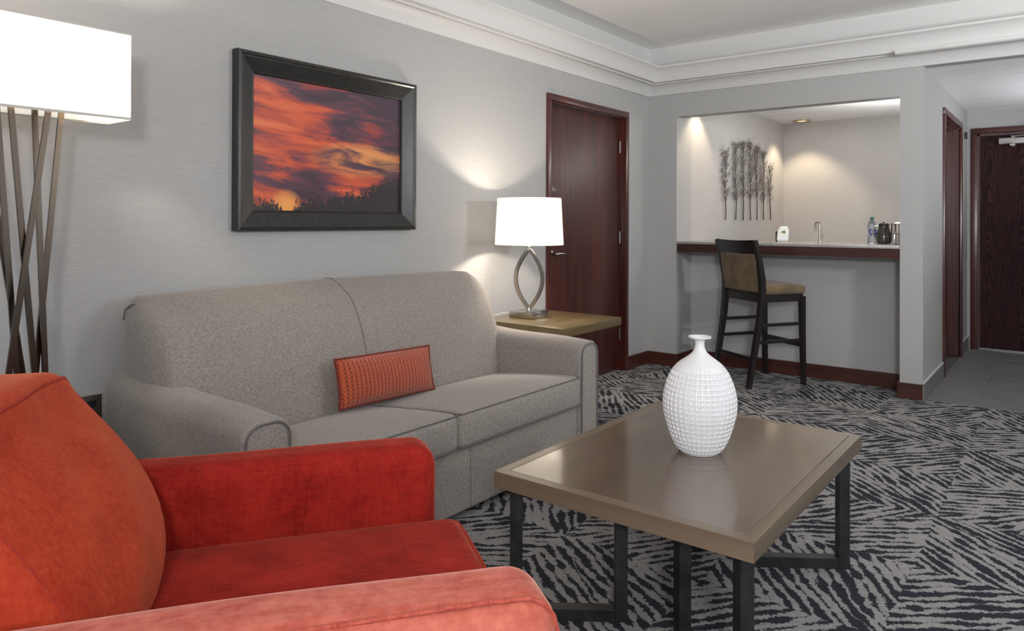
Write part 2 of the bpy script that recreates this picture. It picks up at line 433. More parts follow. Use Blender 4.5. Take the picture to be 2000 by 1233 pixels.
# floor under the bar and the kitchenette
struct('floor.001', B().box((XA-.1, YB+.031, -.06), (XH-.131, YK+.1, -.0005)), M_CARPET, 'patterned carpet continuing beneath the bar overhang')
fh = struct('floor.002', B().box((XH-.13, YB+.031, -.06), (XH1, YH+.1, -.004)), M_GROUT, 'grey tiled floor of the entrance hall')
tm = None
ty = YB+.033; row = 0
while ty < YH-.01:
    tx = XH + .002 - (.3 if row % 2 else 0)
    while tx < XH1-.01:
        x0, x1 = max(tx, XH+.002), min(tx+.597, XH1-.002); y1 = min(ty+.297, YH)
        if x1-x0 > .02:
            obj('tile', B().box((x0, ty, -.004), (x1, y1, .0015), .0012, 1), M_TILE, fh, False)
        tx += .6
    ty += .3; row += 1

def wall_box(name, lo, hi, label, m_=M_WALL): return struct(name, B().box(lo, hi), m_, label)
DY0, DY1, DZ = 4.155, 5.225, 2.075     # door hole in the left wall
b = B(); b.box((XA-.12, YR, 0), (XA, DY0, ZT)); b.box((XA-.12, DY1, 0), (XA, YB+.02, ZT)); b.box((XA-.12, DY0, DZ), (XA, DY1, ZT))
struct('wall_left', b, M_WALL, 'long grey wall with fine horizontal wallpaper slubs behind the sofa')
# back wall: strip left of the opening, header, pier right of it; full height header over the hall
b = B()
b.box((XA-.12, YB, 0), (XO0, YB+.294, ZT)); b.box((XO0, YB, 2.104), (XO1, YB+.12, ZT))
b.box((XO1, YB, 0), (XH, YB+.30, ZT)); b.box((XH, YB, 2.30), (XH1, YB+.12, ZT))
b.box((XH1, YB, 0), (XR, YB+.12, ZT))
struct('wall_back', b, M_WALL, 'grey end wall with the pass-through opening to the kitchenette')
bw = B().box((XO0-.01, YB+.294, 0), (XO1+.01, YB+.40, 1.03))
struct('wall_bar', bw, M_WALL, 'grey half wall below the bar counter')
b = B(); b.box((XO0-.12, YB+.294, 0), (XO0, YK+.12, 2.36)); struct('wall_kitchenette_left', b, M_WALLK, 'kitchenette wall carrying the metal tree art')
struct('wall_kitchenette_back', B().box((XO0-.12, YK, 0), (XH-.12, YK+.12, 2.36)), M_WALLK, 'far wall of the kitchenette')
HY0, HY1, HZ = 6.62, 7.66, 2.08
b = B(); b.box((XH-.12, YB+.30, 0), (XH, HY0, 2.36)); b.box((XH-.12, HY1, 0), (XH, YH+.35, 2.36)); b.box((XH-.12, HY0, HZ), (XH, HY1, 2.36))
struct('wall_hall_left', b, M_WALL, 'grey side wall of the entrance hall')
EX0, EX1, EZ = -.735, .26, 2.075
b = B(); b.box((XH, YH, 0), (EX0, YH+.12, 2.36)); b.box((EX1, YH, 0), (XH1, YH+.12, 2.36)); b.box((EX0, YH, EZ), (EX1, YH+.12, 2.36))
struct('wall_hall_end', b, M_WALL, 'grey wall around the entry door at the end of the hall')
struct('wall_hall_right', B().box((XH1, YB+.12, 0), (XH1+.12, YH+.12, 2.36)), M_WALL, 'right side wall of the entrance hall')
# right and rear walls with window openings
b = B(); b.box((XR, YR, 0), (XR+.12, 1.0, ZT)); b.box((XR, 3.6, 0), (XR+.12, YB+.12, ZT)); b.box((XR, 1.0, 0), (XR+.12, 3.6, .75)); b.box((XR, 1.0, 2.35), (XR+.12, 3.6, ZT))
struct('wall_right', b, M_WALL, 'right-hand wall with a window')
b = B(); b.box((XA-.12, YR-.12, 0), (-1.1, YR, ZT)); b.box((2.3, YR-.12, 0), (XR+.12, YR, ZT)); b.box((-1.1, YR-.12, 0), (2.3, YR, .7)); b.box((-1.1, YR-.12, 2.4), (2.3, YR, ZT))
struct('wall_rear', b, M_WALL, 'rear wall with a window behind the viewpoint')
M_GLASS = mat('window_glass', (.9, .95, 1), .02, **{'Transmission Weight': 1., 'IOR': 1.05})
struct('window_1', B().box((-1.1, YR-.08, .7), (2.3, YR-.06, 2.4)), M_GLASS, 'window pane behind the viewpoint')
struct('window_2', B().box((XR+.06, 1.0, .75), (XR+.08, 3.6, 2.35)), M_GLASS, 'window pane in the right-hand wall')
# ceilings
struct('ceiling', B().box((XA-.12, YR-.12, ZT), (XR+.12, YB+.12, ZT+.08)), M_CEIL, 'off-white textured ceiling of the living room')
struct('ceiling.001', B().box((XH-.12, YB+.12, 2.30), (XH1+.12, YH+.5, 2.36)), M_CEIL2, 'white ceiling of the entrance hall')
struct('ceiling.002', B().box((XO0-.12, YB+.12, 2.35), (XH-.12, YK+.12, 2.40)), M_CEIL2, 'white ceiling of the kitchenette')

# crown moulding, swept round the room (offset from wall, height)
CR = [(0, 2.296), (.012, 2.296), (.016, 2.306), (.022, 2.322), (.034, 2.343), (.052, 2.360), (.075, 2.372), (.09, 2.377), (.096, 2.371), (.108, 2.371), (.114, 2.380), (.150, 2.382),
      (.153, 2.392), (.158, 2.418), (.168, 2.445), (.184, 2.468), (.206, 2.484), (.212, 2.486), (.212, 2.502), (.06, 2.52), (.03, 2.54), (.02, 2.57), (.02, ZT), (0, ZT)]
def crown_piece(name, p0, p1, nrm, m0, m1, label):
    """profile between two wall points; m0/m1: +1 mitre shortens the inner side"""
    b = bmesh.new(); p0, p1, nrm = Vector(p0), Vector(p1), Vector(nrm); d = (p1-p0).normalized(); rings = []
    for (p, mt, sg) in ((p0, m0, 1), (p1, m1, -1)):
        rings.append([b.verts.new(Vector((p.x, p.y, 0)) + nrm*o + d*(sg*mt*o) + Vector((0, 0, z))) for o, z in CR])
    n = len(CR)
    for i in range(n): b.faces.new((rings[0][i], rings[0][(i+1) % n], rings[1][(i+1) % n], rings[1][i]))
    b.faces.new(rings[0]); b.faces.new(rings[1][::-1])
    bmesh.ops.recalc_face_normals(b, faces=b.faces)
    o = obj(name, b, M_CROWN, None, True, label, 'structure', 28); return o
crown_piece('trim_1', (XA, YR, 0), (XA, YB, 0), (1, 0, 0), 1, 1, 'white stepped crown moulding along the left wall')
crown_piece('trim_2', (XA, YB, 0), (XR, YB, 0), (0, -1, 0), 1, 1, 'white stepped crown moulding along the back wall')
crown_piece('trim_3', (XR, YB, 0), (XR, YR, 0), (-1, 0, 0), 1, 1, 'white crown moulding along the right wall')
crown_piece('trim_4', (XR, YR, 0), (XA, YR, 0), (0, 1, 0), 1, 1, 'white crown moulding along the rear wall')
# deeper bead of the crown where it spans the hall
b = B(); b.prism([(YB-.10, 2.362), (YB-.170, 2.362), (YB-.178, 2.370), (YB-.178, 2.388), (YB-.150, 2.392), (YB-.10, 2.392)], 'x', -.96, XR-.19)
struct('trim_5', b, M_CROWN, 'thicker moulding bead over the hall opening')
# baseboards
def base(name, runs, m_, h=.108, label=''):
    b = B()
    for (x0, y0, x1, y1, n) in runs:
        lo = [min(x0, x1), min(y0, y1), 0]; hi = [max(x0, x1), max(y0, y1), h]
        th = .016
        if n == '+x': hi[0] = lo[0]+th
        if n == '-y': lo[1] = hi[1]-th
        if n == '-x': lo[0] = hi[0]-th
        if n == '+y': hi[1] = lo[1]+th
        b.box(lo, hi, .004, 2)
    return struct(name, b, m_, label)
base('baseboard_left', [(XA, YR, XA, 4.10, '+x'), (XA, 5.28, XA, YB, '+x')], M_BASE, label='dark red-brown baseboard of the left wall')
base('baseboard_back', [(XA, YB, XO0+.016, YB, '-y'), (XO0, YB, XO0, YB+.294, '+x'), (XO0, YB+.294, XO1, YB+.294, '-y'), (XO1-.016, YB, XH, YB, '-y'), (XO1, YB, XO1, YB+.294, '-x')], M_BASE, label='dark red-brown baseboard below the bar and round the pier')
M_GREYBASE = mat('grey_tile_baseboard', (.17, .168, .165), .45)
b = B(); b.box((XH, YB-.016, 0), (XH+.012, HY0-.07, .118), .002, 1); b.box((XH, HY1+.07, 0), (XH+.012, YH, .118), .002, 1); b.box((XH, YH-.012, 0), (EX0-.06, YH, .118))
struct('baseboard_hall', b, M_GREYBASE, 'grey baseboard of the entrance hall')
b = B(); b.box((XH, YB-.016, .118), (XH+.014, HY0-.07, .125)); b.box((XH, HY1+.07, .118), (XH+.014, YH, .125))
struct('trim_6', b, M_CROWN, 'pale edge strip on top of the grey baseboard')

# ------------------------------------------------------------------ doors
def casing_y(x, y0, y1, z1, wv, d, side):   # casing on an x-plane wall, side=+1 proud to +x ; mitred boards
    out = []
    x0, x1 = sorted((x-.02*side, x+d*side))
    prof = None
    for (a0, a1) in ((y0, y0+wv), (y1-wv, y1)):
        b = B(); b.box((x0, a0, 0), (x1, a1, z1-wv), .004, 2); out.append(b)
    b = B(); b.box((x0, y0, z1-wv), (x1, y1, z1), .004, 2); out.append(b)
    return out
d1 = thing('door_1', 'closed dark mahogany door in the left wall behind the side table', None, (XA, 4.69, 0), kind='structure')
for b in casing_y(XA, 4.11, 5.27, 2.118, .048, .018, 1): obj('casing', b, M_FRAMEW, d1)
b = B(); b.box((XA-.115, DY0, 0), (XA-.01, DY0+.016, DZ), .001, 1); b.box((XA-.115, DY1-.016, 0), (XA-.01, DY1, DZ), .001, 1); b.box((XA-.115, DY0, DZ-.014), (XA-.01, DY1, DZ), .001, 1)
obj('jamb', b, M_FRAMEW, d1)
slab = obj('door_slab', B().box((XA-.085, DY0+.018, .008), (XA-.042, DY1-.018, DZ-.018), .003, 2), M_MAHOG, d1)
def hinge(x, y, z, parent):
    b = B(); b.lathe([(.007, -.05), (.008, -.049), (.008, .049), (.007, .05)], (x, y, z), 12); b.box((x-.02, y-.001, z-.048), (x-.004, y+.012, z+.048)); b.box((x-.02, y-.02, z-.048), (x-.012, y+.001, z+.048))
    obj('hinge', b, M_HINGE, parent)
for z in (.30, 1.09, 1.83): hinge(XA-.034, DY1-.018, z, d1)
def lever(x, y, z, parent, s=1, ax='x'):
    b = B()
    if ax == 'x':
        b.lathe([(.027, 0), (.027, .008), (.022, .012)], (x, y, z), 24, ax='x')
        b.sweep([(x+.01, y, z), (x+.035, y, z), (x+.048, y+.008*s, z), (x+.05, y+.03*s, z), (x+.05, y+.07*s, z+.002), (x+.05, y+.11*s, z-.003)], [.010, .010, .011, .010, .009, .007], 12)
    return obj('lever_handle', b, M_NICKEL, parent)
lever(XA-.042, DY0+.075, .985, d1)
b = B(); b.box((XA-.042, DY0+.03, 1.405), (XA-.022, DY0+.075, 1.465), .003, 2); b.box((XA-.022, DY0+.04, 1.42), (XA-.012, DY0+.10, 1.45), .003, 2); b.box((XA-.03, DY0+.002, 1.41), (XA+.02, DY0+.02, 1.46), .003, 2)
obj('door_guard_latch', b, M_HINGE, d1)

# door into the kitchenette from the hall (side wall)
d2 = thing('door_2', 'narrow-looking red mahogany doorway in the side wall of the hall', None, (XH, 7.14, 0), kind='structure')
for b in casing_y(XH, HY0-.055, HY1+.055, HZ+.05, .055, .018, 1): obj('casing', b, M_FRAMEW, d2)
b = B(); b.box((XH-.125, HY0, 0), (XH-.005, HY0+.018, HZ), .002, 1); b.box((XH-.125, HY1-.018, 0), (XH-.005, HY1, HZ), .002, 1); b.box((XH-.125, HY0, HZ-.018), (XH-.005, HY1, HZ), .002, 1)
b.box((XH-.09, HY1-.032, 0), (XH-.05, HY1-.016, HZ-.018), .002, 1); b.box((XH-.09, HY0+.016, HZ-.032), (XH-.05, HY1-.018, HZ-.016), .002, 1)
obj('jamb', b, M_FRAMEW, d2)
obj('door_slab', B().box((XH-.125, HY0+.02, .008), (XH-.088, HY1-.034, HZ-.034), .002, 1), M_MAHOG, d2)

d3 = thing('door_3', 'very dark entry door with flame grain at the end of the hall', None, (-.24, YH, 0), kind='structure')
for (x0, x1) in ((EX0-.052, EX0+.004), (EX1-.004, EX1+.052)): obj('casing', B().box((x0, YH-.018, 0), (x1, YH+.01, EZ), .004, 2), M_FRAMEW, d3)
obj('casing', B().box((EX0-.052, YH-.018, EZ), (EX1+.052, YH+.01, EZ+.055), .004, 2), M_FRAMEW, d3)
b = B(); b.box((EX0, YH+.01, 0), (EX0+.02, YH+.12, EZ), .001, 1); b.box((EX1-.02, YH+.01, 0), (EX1, YH+.12, EZ), .001, 1); b.box((EX0, YH+.01, EZ-.02), (EX1, YH+.12, EZ), .001, 1)
obj('jamb', b, M_FRAMEW, d3)
obj('door_slab', B().box((EX0+.022, YH+.03, .012), (EX1-.022, YH+.075, EZ-.022), .002, 1), M_ENTRY, d3)
b = B(); b.box((-.56, YH-.045, 1.965), (-.20, YH+.03, 2.02), .006, 2); b.lathe([(.014, -.05), (.016, -.045), (.016, .045), (.014, .05)], (-.45, YH-.02, 1.99), 16); b.box((-.47, YH-.09, 1.945), (-.43, YH-.0, 1.957)); b.sweep([(-.45, YH-.05, 2.03), (-.25, YH-.14, 2.035), (-.1, YH-.02, 2.05)], 1, flat=(.02, .006))
obj('door_closer', b, mat('grey_closer_cover', (.45, .44, .42), .4, .3), d3, label='pale grey door closer')
obj('door_sill', B().box((EX0+.01, YH-.0, 0), (EX1-.01, YH+.1, .008)), M_NICKEL, d3)
lever_b = B(); lever_b.lathe([(.027, 0), (.027, -.008), (.02, -.012)], (.16, YH+.03, .98), 20, ax='y'); lever_b.sweep([(.16, YH+.02, .98), (.16, YH-.02, .98), (.10, YH-.022, .98), (.04, YH-.02, .978)], .009, 10)
obj('lever_handle', lever_b, M_NICKEL, d3)
b = B(); b.box((XH, 7.985, 2.015), (XH+.022, 8.035, 2.075), .003, 2)
o = obj('door_stop', b, M_BLACK, None); o['label'] = 'small black wall-mounted sensor box beside the entry door'; o['category'] = 'sensor'; o.name = 'wall_sensor'

# ------------------------------------------------------------------ bar counter
bc = thing('bar_counter', 'long grey stone bar counter on a dark wood apron in the pass-through', 'counter', ((XO0+XO1)/2, 6.0, .96))
obj('countertop', B().box((XO0+.002, YB-.012, 1.034), (XO1-.002, 6.36, 1.055), .004, 2), M_STONE, bc)
b = B(); b.prism([(YB+.004, 1.034), (YB+.004, .966), (YB+.03, .960), (YB+.290, .960), (YB+.290, 1.034)], 'x', XO0+.003, XO1-.003)
obj('apron', b, M_MAHOGH, bc)
# back counter of the kitchenette, below the line of sight
kc = thing('kitchen_cabinet', 'dark base cabinet with stone top against the far kitchenette wall', 'cabinet', (-1.8, 8.15, 0))
obj('body', B().box((XO0+.005, 7.87, .0), (XH-.13, YK-.003, .87), .004, 1), M_MAHOGH, kc)
obj('worktop', B().box((XO0+.003, 7.85, .87), (XH-.125, YK-.002, .90), .004, 2), M_STONE, kc)
for i in range(3):
    x0 = XO0+.015+i*.56
    dd = obj('cabinet_door', B().box((x0, 7.85, .1), (x0+.545, 7.869, .85), .004, 1), M_MAHOG, kc)
    obj('knob', B().lathe([(.006, 0), (.006, -.015), (.014, -.02), (.014, -.028), (.004, -.03)], (x0+.48, 7.85, .75), 14, ax='y'), M_NICKEL, dd)
# faucet
fx, fy = -1.612, 6.10
fc = thing('bar_faucet', 'slim chrome faucet standing on the bar counter', 'faucet', (fx, fy, 1.055))
obj('spout', B().lathe([(.016, 0), (.016, .006), (.010, .012), (.0095, .13)], (fx, fy, 1.055), 16).sweep([(fx, fy, 1.18), (fx, fy, 1.205), (fx-.006, fy, 1.218), (fx-.02, fy+.004, 1.222), (fx-.034, fy+.01, 1.214), (fx-.038, fy+.012, 1.195), (fx-.038, fy+.012, 1.15)], [.0095, .009, .008, .0075, .0075, .0075, .0065], 12), M_NICKEL, fc)
obj('handle', B().sweep([(fx+.008, fy, 1.10), (fx+.02, fy, 1.105), (fx+.026, fy, 1.13)], [.006, .005, .004], 10), M_NICKEL, fc)

# recessed downlights in kitchenette ceiling
for (lx, ly, lb) in ((-2.386, 8.30, 'recessed downlight with brass ring near the far corner of the kitchenette'), (-2.47, 6.02, 'recessed downlight close to the pass-through, above the bar')):
    dl = thing('downlight', lb, 'light', (lx, ly, 2.335))
    obj('ring', B().lathe([(.095, 2.350), (.095, 2.337), (.085, 2.334), (.062, 2.342), (.060, 2.350)], (lx, ly, 0), 32, False, False), mat('brass_ring', (.55, .42, .25), .35, .8), dl)
    em = mat('lamp_diffuser', (.9, .85, .75), .5, **{'Emission Color': (1, .82, .55), 'Emission Strength': 1.6})
    obj('diffuser', B().lathe([(.061, 2.347), (.03, 2.345), (.001, 2.345)], (lx, ly, 0), 24, False, True), em, dl)

# ------------------------------------------------------------------ things on the bar
zc = 1.0555
def bottle(x, y, label):
    t_ = thing('water_bottle', label, 'bottle', (x, y, zc), world=False)
    clear = mat('clear_bottle_plastic', (.72, .76, .82), .12, **{'Transmission Weight': .75, 'IOR': 1.3})
    pr_ = [(.018, 0), (.030, .002), (.032, .01), (.030, .03), (.0315, .035), (.030, .04), (.0315, .05), (.0305, .06), (.0305, .115), (.032, .12), (.031, .14), (.026, .16), (.015, .178), (.0125, .184), (.0125, .19)]
    obj('body', B().lathe(pr_, (0, 0, 0), 28), clear, t_)
    lab = mat('bottle_label', (.10, .14, .36), .4); tt = NT(lab)
    tt.color(tt.ramp(tt.noise(tt.mapv(tt.obj(), (1, 1, .6)), 60, 1), [(.45, (.09, .13, .36)), (.55, (.62, .66, .76))]))
    obj('label_band', B().lathe([(.0312, .062), (.0312, .113)], (0, 0, 0), 28, False, False), lab, t_)
    obj('cap', B().lathe([(.0145, .186), (.0145, .204), (.013, .206)], (0, 0, 0), 20), mat('green_cap', (.01, .22, .10), .4), t_)
    return t_
bottle(-1.240, 6.16, 'clear plastic water bottle with green cap on the bar')
# dark glass carafe with handle
cr = thing('coffee_carafe', 'dark glass coffee carafe with curved handle beside the water bottle', 'carafe', (-1.155, 6.15, zc), world=False)
obj('pot', B().lathe([(.035, 0), (.048, .004), (.054, .03), (.053, .07), (.044, .105), (.036, .125), (.037, .14)], (0, 0, 0), 28), mat('smoked_glass', (.05, .04, .03), .08, **{'Coat Weight': .6}), cr)
obj('lid', B().lathe([(.037, .14), (.038, .148), (.03, .158), (.006, .16), (.006, .168), (.002, .17)], (0, 0, 0), 24), M_BLACK, cr)
obj('handle', B().sweep([(-.036, -.02, .135), (-.062, -.03, .13), (-.075, -.036, .10), (-.066, -.034, .06), (-.050, -.025, .045)], .0055, 8), M_STEEL, cr)
# ribbed steel ice bucket
ib = thing('ice_bucket', 'shiny steel ice bucket with ribbed lower half at the right end of the bar', 'bucket', (-1.035, 6.13, zc), world=False)
b = B()
bm_ = b.bm; seg = 96; rings = []
for r_, z in [(.055, 0), (.064, .002), (.0645, .006), (.0645, .078), (.0645, .08), (.068, .084), (.068, .09), (.066, .093), (.066, .150), (.069, .153), (.069, .158), (.064, .160)]:
    rib_ = .004 if .004 < z < .079 else 0
    rings.append([bm_.verts.new(((r_ - rib_*(k % 4 < 2))*math.cos(2*pi*k/seg), (r_ - rib_*(k % 4 < 2))*math.sin(2*pi*k/seg), z)) for k in range(seg)])
for i in range(len(rings)-1):
    for k in range(seg): bm_.faces.new((rings[i][k], rings[i][(k+1) % seg], rings[i+1][(k+1) % seg], rings[i+1][k]))
bm_.faces.new(rings[0][::-1])
obj('bucket_body', b, M_STEEL, ib, angle=30)
obj('lid', B().lathe([(.064, .158), (.05, .166), (.02, .17), (.008, .171), (.008, .178), (.012, .184), (.004, .188)], (0, 0, 0), 32), M_STEEL, ib)
# white paper bag/tent with green mark
bx, by = -1.955, 6.27
wb = thing('tissue_bag', 'white wrapped packet with a green leaf mark and black back at left of the bar', 'packet', (bx, by, zc), R(14), world=False)
def bagf(p, q):
    k_ = 1 - .38*max(0, q.z)**2.2
    return (p.x*k_ + .006*q.z, p.y*(1-.45*(q.z*.5+.5)), p.z)
obj('packet', B().soft((-.045, -.03, 0), (.045, .03, .128), (.014, .012, .02), (4, 3, 6), bagf), mat('white_paper', (.85, .85, .84), .5), wb)
b = B(); b.bm.faces.new([b.bm.verts.new(v) for v in ((-.020, -.0262, .078), (.022, -.0262, .066), (.016, -.0222, .096))])
bmesh.ops.solidify(b.bm, geom=b.bm.faces[:], thickness=.001)
obj('leaf_mark', b, mat('leaf_green', (.25, .42, .05), .5), wb, False)
obj('backing', B().soft((-.060, -.006, 0), (-.036, .03, .085), .006, (2, 2, 3)), M_BLACK, wb)

# ------------------------------------------------------------------ metal tree wall art
art = thing('tree_wall_art', 'dark metal grove of slender trees mounted on the kitchenette wall', 'wall art', (XO0, 7.32, 1.25))
M_ART = mat('blackened_metal', (.13, .11, .10), .5, .4)
rnd = random.Random(11)
AX = XO0 + .022
trunks = [(6.66, 2.00), (6.93, 1.97), (7.13, 2.04), (7.33, 2.06), (7.52, 2.04), (7.72, 1.98), (7.95, 1.90)]
def arch(y):          # upper outline of the grove
    u_ = (y-7.28)/.80; return 1.58 + .43*math.sqrt(max(0, 1-min(1, abs(u_))**2.3))
for i, (ty_, tz) in enumerate(trunks):
    pts = []; zz = 1.245 - rnd.random()*.01; y_ = ty_; dz_ = .055
    top = arch(ty_)-.05
    while zz < top:
        pts.append((AX + rnd.uniform(-.003, .003), y_, zz)); y_ += rnd.uniform(-.010, .010) + (ty_-y_)*.15; zz += dz_
    pts.append((AX, y_, top)); n_ = len(pts)
    tr = obj('trunk', B().sweep(pts, [.0075*(1-.72*k_/n_) for k_ in range(n_)], 7), M_ART, art)
    br = B(); lf = B()
    def leaf(c, s_):
        a = rnd.uniform(0, 2*pi); d_ = Vector((0, math.cos(a), math.sin(a))); e_ = Vector((0, -math.sin(a), math.cos(a)))
        c = Vector(c); x_ = Vector((rnd.uniform(.001, .004), 0, 0))
        vs = [lf.bm.verts.new(v) for v in (c-d_*s_, c+e_*s_*.5+x_, c+d_*s_, c-e_*s_*.5+x_)]
        lf.bm.faces.new(vs)
    z0 = 1.42 + rnd.random()*.06
    while z0 < top+.02:
        k_ = min(n_-1, max(0, int((z0-1.245)/dz_))); base_ = Vector(pts[k_]); base_.z = min(z0, top)
        for sd in (-1, 1):
            L_ = rnd.uniform(.07, .16); ang = rnd.uniform(.35, 1.1)
            q = base_.copy(); dr = Vector((0, sd*math.cos(ang), math.sin(ang))); bp = [q.copy()]
            for j in range(4):
                q = q + dr*(L_/4); dr = (dr + Vector((0, rnd.uniform(-.35, .35), .12))).normalized(); bp.append(q.copy())
                leaf(q + Vector((0, rnd.uniform(-.012, .012), rnd.uniform(-.01, .012))), rnd.uniform(.009, .016))
                leaf(q + Vector((0, rnd.uniform(-.04, .04), rnd.uniform(-.03, .03))), rnd.uniform(.007, .013))
            if bp[-1].z < arch(bp[-1].y)+.03: br.sweep(bp, [.0032, .0028, .0024, .002, .0015], 5)
        z0 += rnd.uniform(.028, .05)
    # crown spray
    for k_ in range(6):
        a = rnd.uniform(.7, 2.44); q = Vector((AX, y_, top-.02)); e2 = q + Vector((0, math.cos(a)*.08, math.sin(a)*.09))
        br.sweep([q, (q+e2)/2 + Vector((0, .006, 0)), e2], [.0032, .0025, .0015], 5)
        for j in range(3): leaf(e2 + Vector((0, rnd.uniform(-.02, .02), rnd.uniform(-.02, .015))), rnd.uniform(.010, .018))
    obj('branches', br, M_ART, tr, kind='stuff'); obj('leaves', lf, M_ART, tr, False, kind='stuff')
for y_, z_ in ((6.70, 1.6), (7.33, 1.7), (7.95, 1.6)): obj('wall_pin', B().sweep([(XO0+.001, y_, z_), (AX, y_, z_)], .003, 6), M_ART, art)

# ------------------------------------------------------------------ framed sunset print
PY0, PY1, PZ0, PZ1 = 1.732, 2.811, 1.172, 1.968
pf = thing('framed_picture', 'black wide-framed sunset photograph hanging above the sofa', 'picture', (XA, (PY0+PY1)/2, (PZ0+PZ1)/2))
PROF = [(0, 0), (0, .040), (.004, .046), (.016, .048), (.022, .043), (.026, .043), (.084, .020), (.088, .022), (.092, .020), (.094, .006), (.094, 0)]
M_FR = mat('black_wood_frame', (.02, .02, .02), .38, **{'Coat Weight': .25, 'Coat Roughness': .25}); t = NT(M_FR)
nn = t.noise(t.obj(), 38, 4, .7); t.color(t.ramp(nn, [(.4, (.006, .006, .006)), (.75, (.024, .022, .018))])); t.bump(nn, .2, .001)
cs = [(PY0, PZ0), (PY1, PZ0), (PY1, PZ1), (PY0, PZ1)]; ins = [(1, 1), (-1, 1), (-1, -1), (1, -1)]
for i in range(4):
    b = B(); rg = []
    for j in (i, (i+1) % 4):
        (cy_, cz_), (sy, sz) = cs[j], ins[j]
        rg.append([b.bm.verts.new((XA+.001+h_, cy_+sy*u_, cz_+sz*u_)) for u_, h_ in PROF])
    n_ = len(PROF)
    for k_ in range(n_-1): b.bm.faces.new((rg[0][k_], rg[0][k_+1], rg[1][k_+1], rg[1][k_]))
    b.bm.faces.new(rg[0]); b.bm.faces.new(rg[1][::-1]); bmesh.ops.recalc_face_normals(b.bm, faces=b.bm.faces)
    obj('frame_rail', b, M_FR, pf, False)
M_PRINT = mat('sunset_print', (.5, .1, .05), .35, **{'Coat Weight': .25, 'Coat Roughness': .05}); t = NT(M_PRINT)
g = t.sep(t.gen()); gy, gz = g[1], g[2]
gv = t.comb(gy, gz, 0)
rotv = t.mapv(gv, (1, 1, 1), (0, 0, R(6)))
n1 = t.noise(t.mapv(rotv, (2.2, 7.5, 1), loc=(3.3, 1.2, 0)), 1, 6, .62, .5)
n2 = t.noise(t.mapv(rotv, (1.2, 3.2, 1), loc=(7.1, 4.4, 0)), 1, 3, .5, .2)
cl = t.math('ADD', t.math('MULTIPLY', n1, .72), t.math('MULTIPLY', n2, .36))
# dusk deepens to the upper right
cl = t.math('SUBTRACT', cl, t.math('MULTIPLY', t.math('MULTIPLY', gy, gz), .13))
skyc = t.ramp(cl, [(.42, (.050, .024, .042)), (.485, (.125, .036, .055)), (.53, (.34, .050, .035)), (.60, (.62, .095, .032)), (.70, (.72, .19, .065))])
# warm break in the clouds, right of the middle
dyy = t.math('MULTIPLY', t.math('SUBTRACT', gy, .70), 2.6); dzz = t.math('MULTIPLY', t.math('SUBTRACT', gz, .43), 6.5)
glow = t.math('SUBTRACT', 1, t.math('ADD', t.math('MULTIPLY', dyy, dyy), t.math('MULTIPLY', dzz, dzz)), clamp=True)
glow = t.math('MULTIPLY', glow, t.math('MULTIPLY', t.math('SUBTRACT', n1, .40), 5, clamp=True))
skyc = t.mix(glow, skyc, (.80, .36, .11))
dy2 = t.math('MULTIPLY', t.math('SUBTRACT', gy, .20), 9); dz2 = t.math('MULTIPLY', t.math('SUBTRACT', gz, .03), 7)
glow2 = t.math('SUBTRACT', 1, t.math('ADD', t.math('MULTIPLY', dy2, dy2), t.math('MULTIPLY', dz2, dz2)), clamp=True)
skyc = t.mix(glow2, skyc, (.85, .35, .08))
# tree line
hl = t.noise(t.comb(t.math('MULTIPLY', gy, 5.5), 2.7, 0), 1, 3, .6)
line = t.math('ADD', t.math('MULTIPLY', hl, .18), t.math('MULTIPLY', t.math('MULTIPLY', gy, gy), .24))
gap = t.math('MULTIPLY', t.math('SUBTRACT', 1, t.math('MULTIPLY', t.math('ABSOLUTE', t.math('SUBTRACT', gy, .215)), 14), clamp=True), .16)
line = t.math('SUBTRACT', line, gap)
tw = t.noise(t.mapv(gv, (48, 17, 1)), 1, 3, .75, .6)
tw2 = t.noise(t.mapv(gv, (120, 60, 1)), 1, 2, .7)
edge = t.math('SUBTRACT', t.math('ADD', line, t.math('ADD', t.math('MULTIPLY', t.math('SUBTRACT', tw, .5), .34), t.math('MULTIPLY', t.math('SUBTRACT', tw2, .5), .16))), gz)
tm_ = t.math('MULTIPLY', t.math('ADD', edge, -.012), 30, clamp=True)
t.color(t.mix(tm_, skyc, (.020, .015, .018)))
obj('print', B().box((XA+.004, PY0+.09, PZ0+.09), (XA+.009, PY1-.09, PZ1-.09)), M_PRINT, pf, False)

# outlet beside the sofa
ot = thing('wall_outlet', 'small brown wall outlet plate low on the wall left of the sofa', 'outlet', (XA, 1.165, .505))
obj('plate', B().box((XA, 1.128, .447), (XA+.007, 1.202, .562), .003, 2), M_OUTLET, ot)
for z in (.480, .530): obj('socket', B().box((XA+.006, 1.148, z-.014), (XA+.009, 1.182, z+.014), .002, 1), M_BLACK, ot)

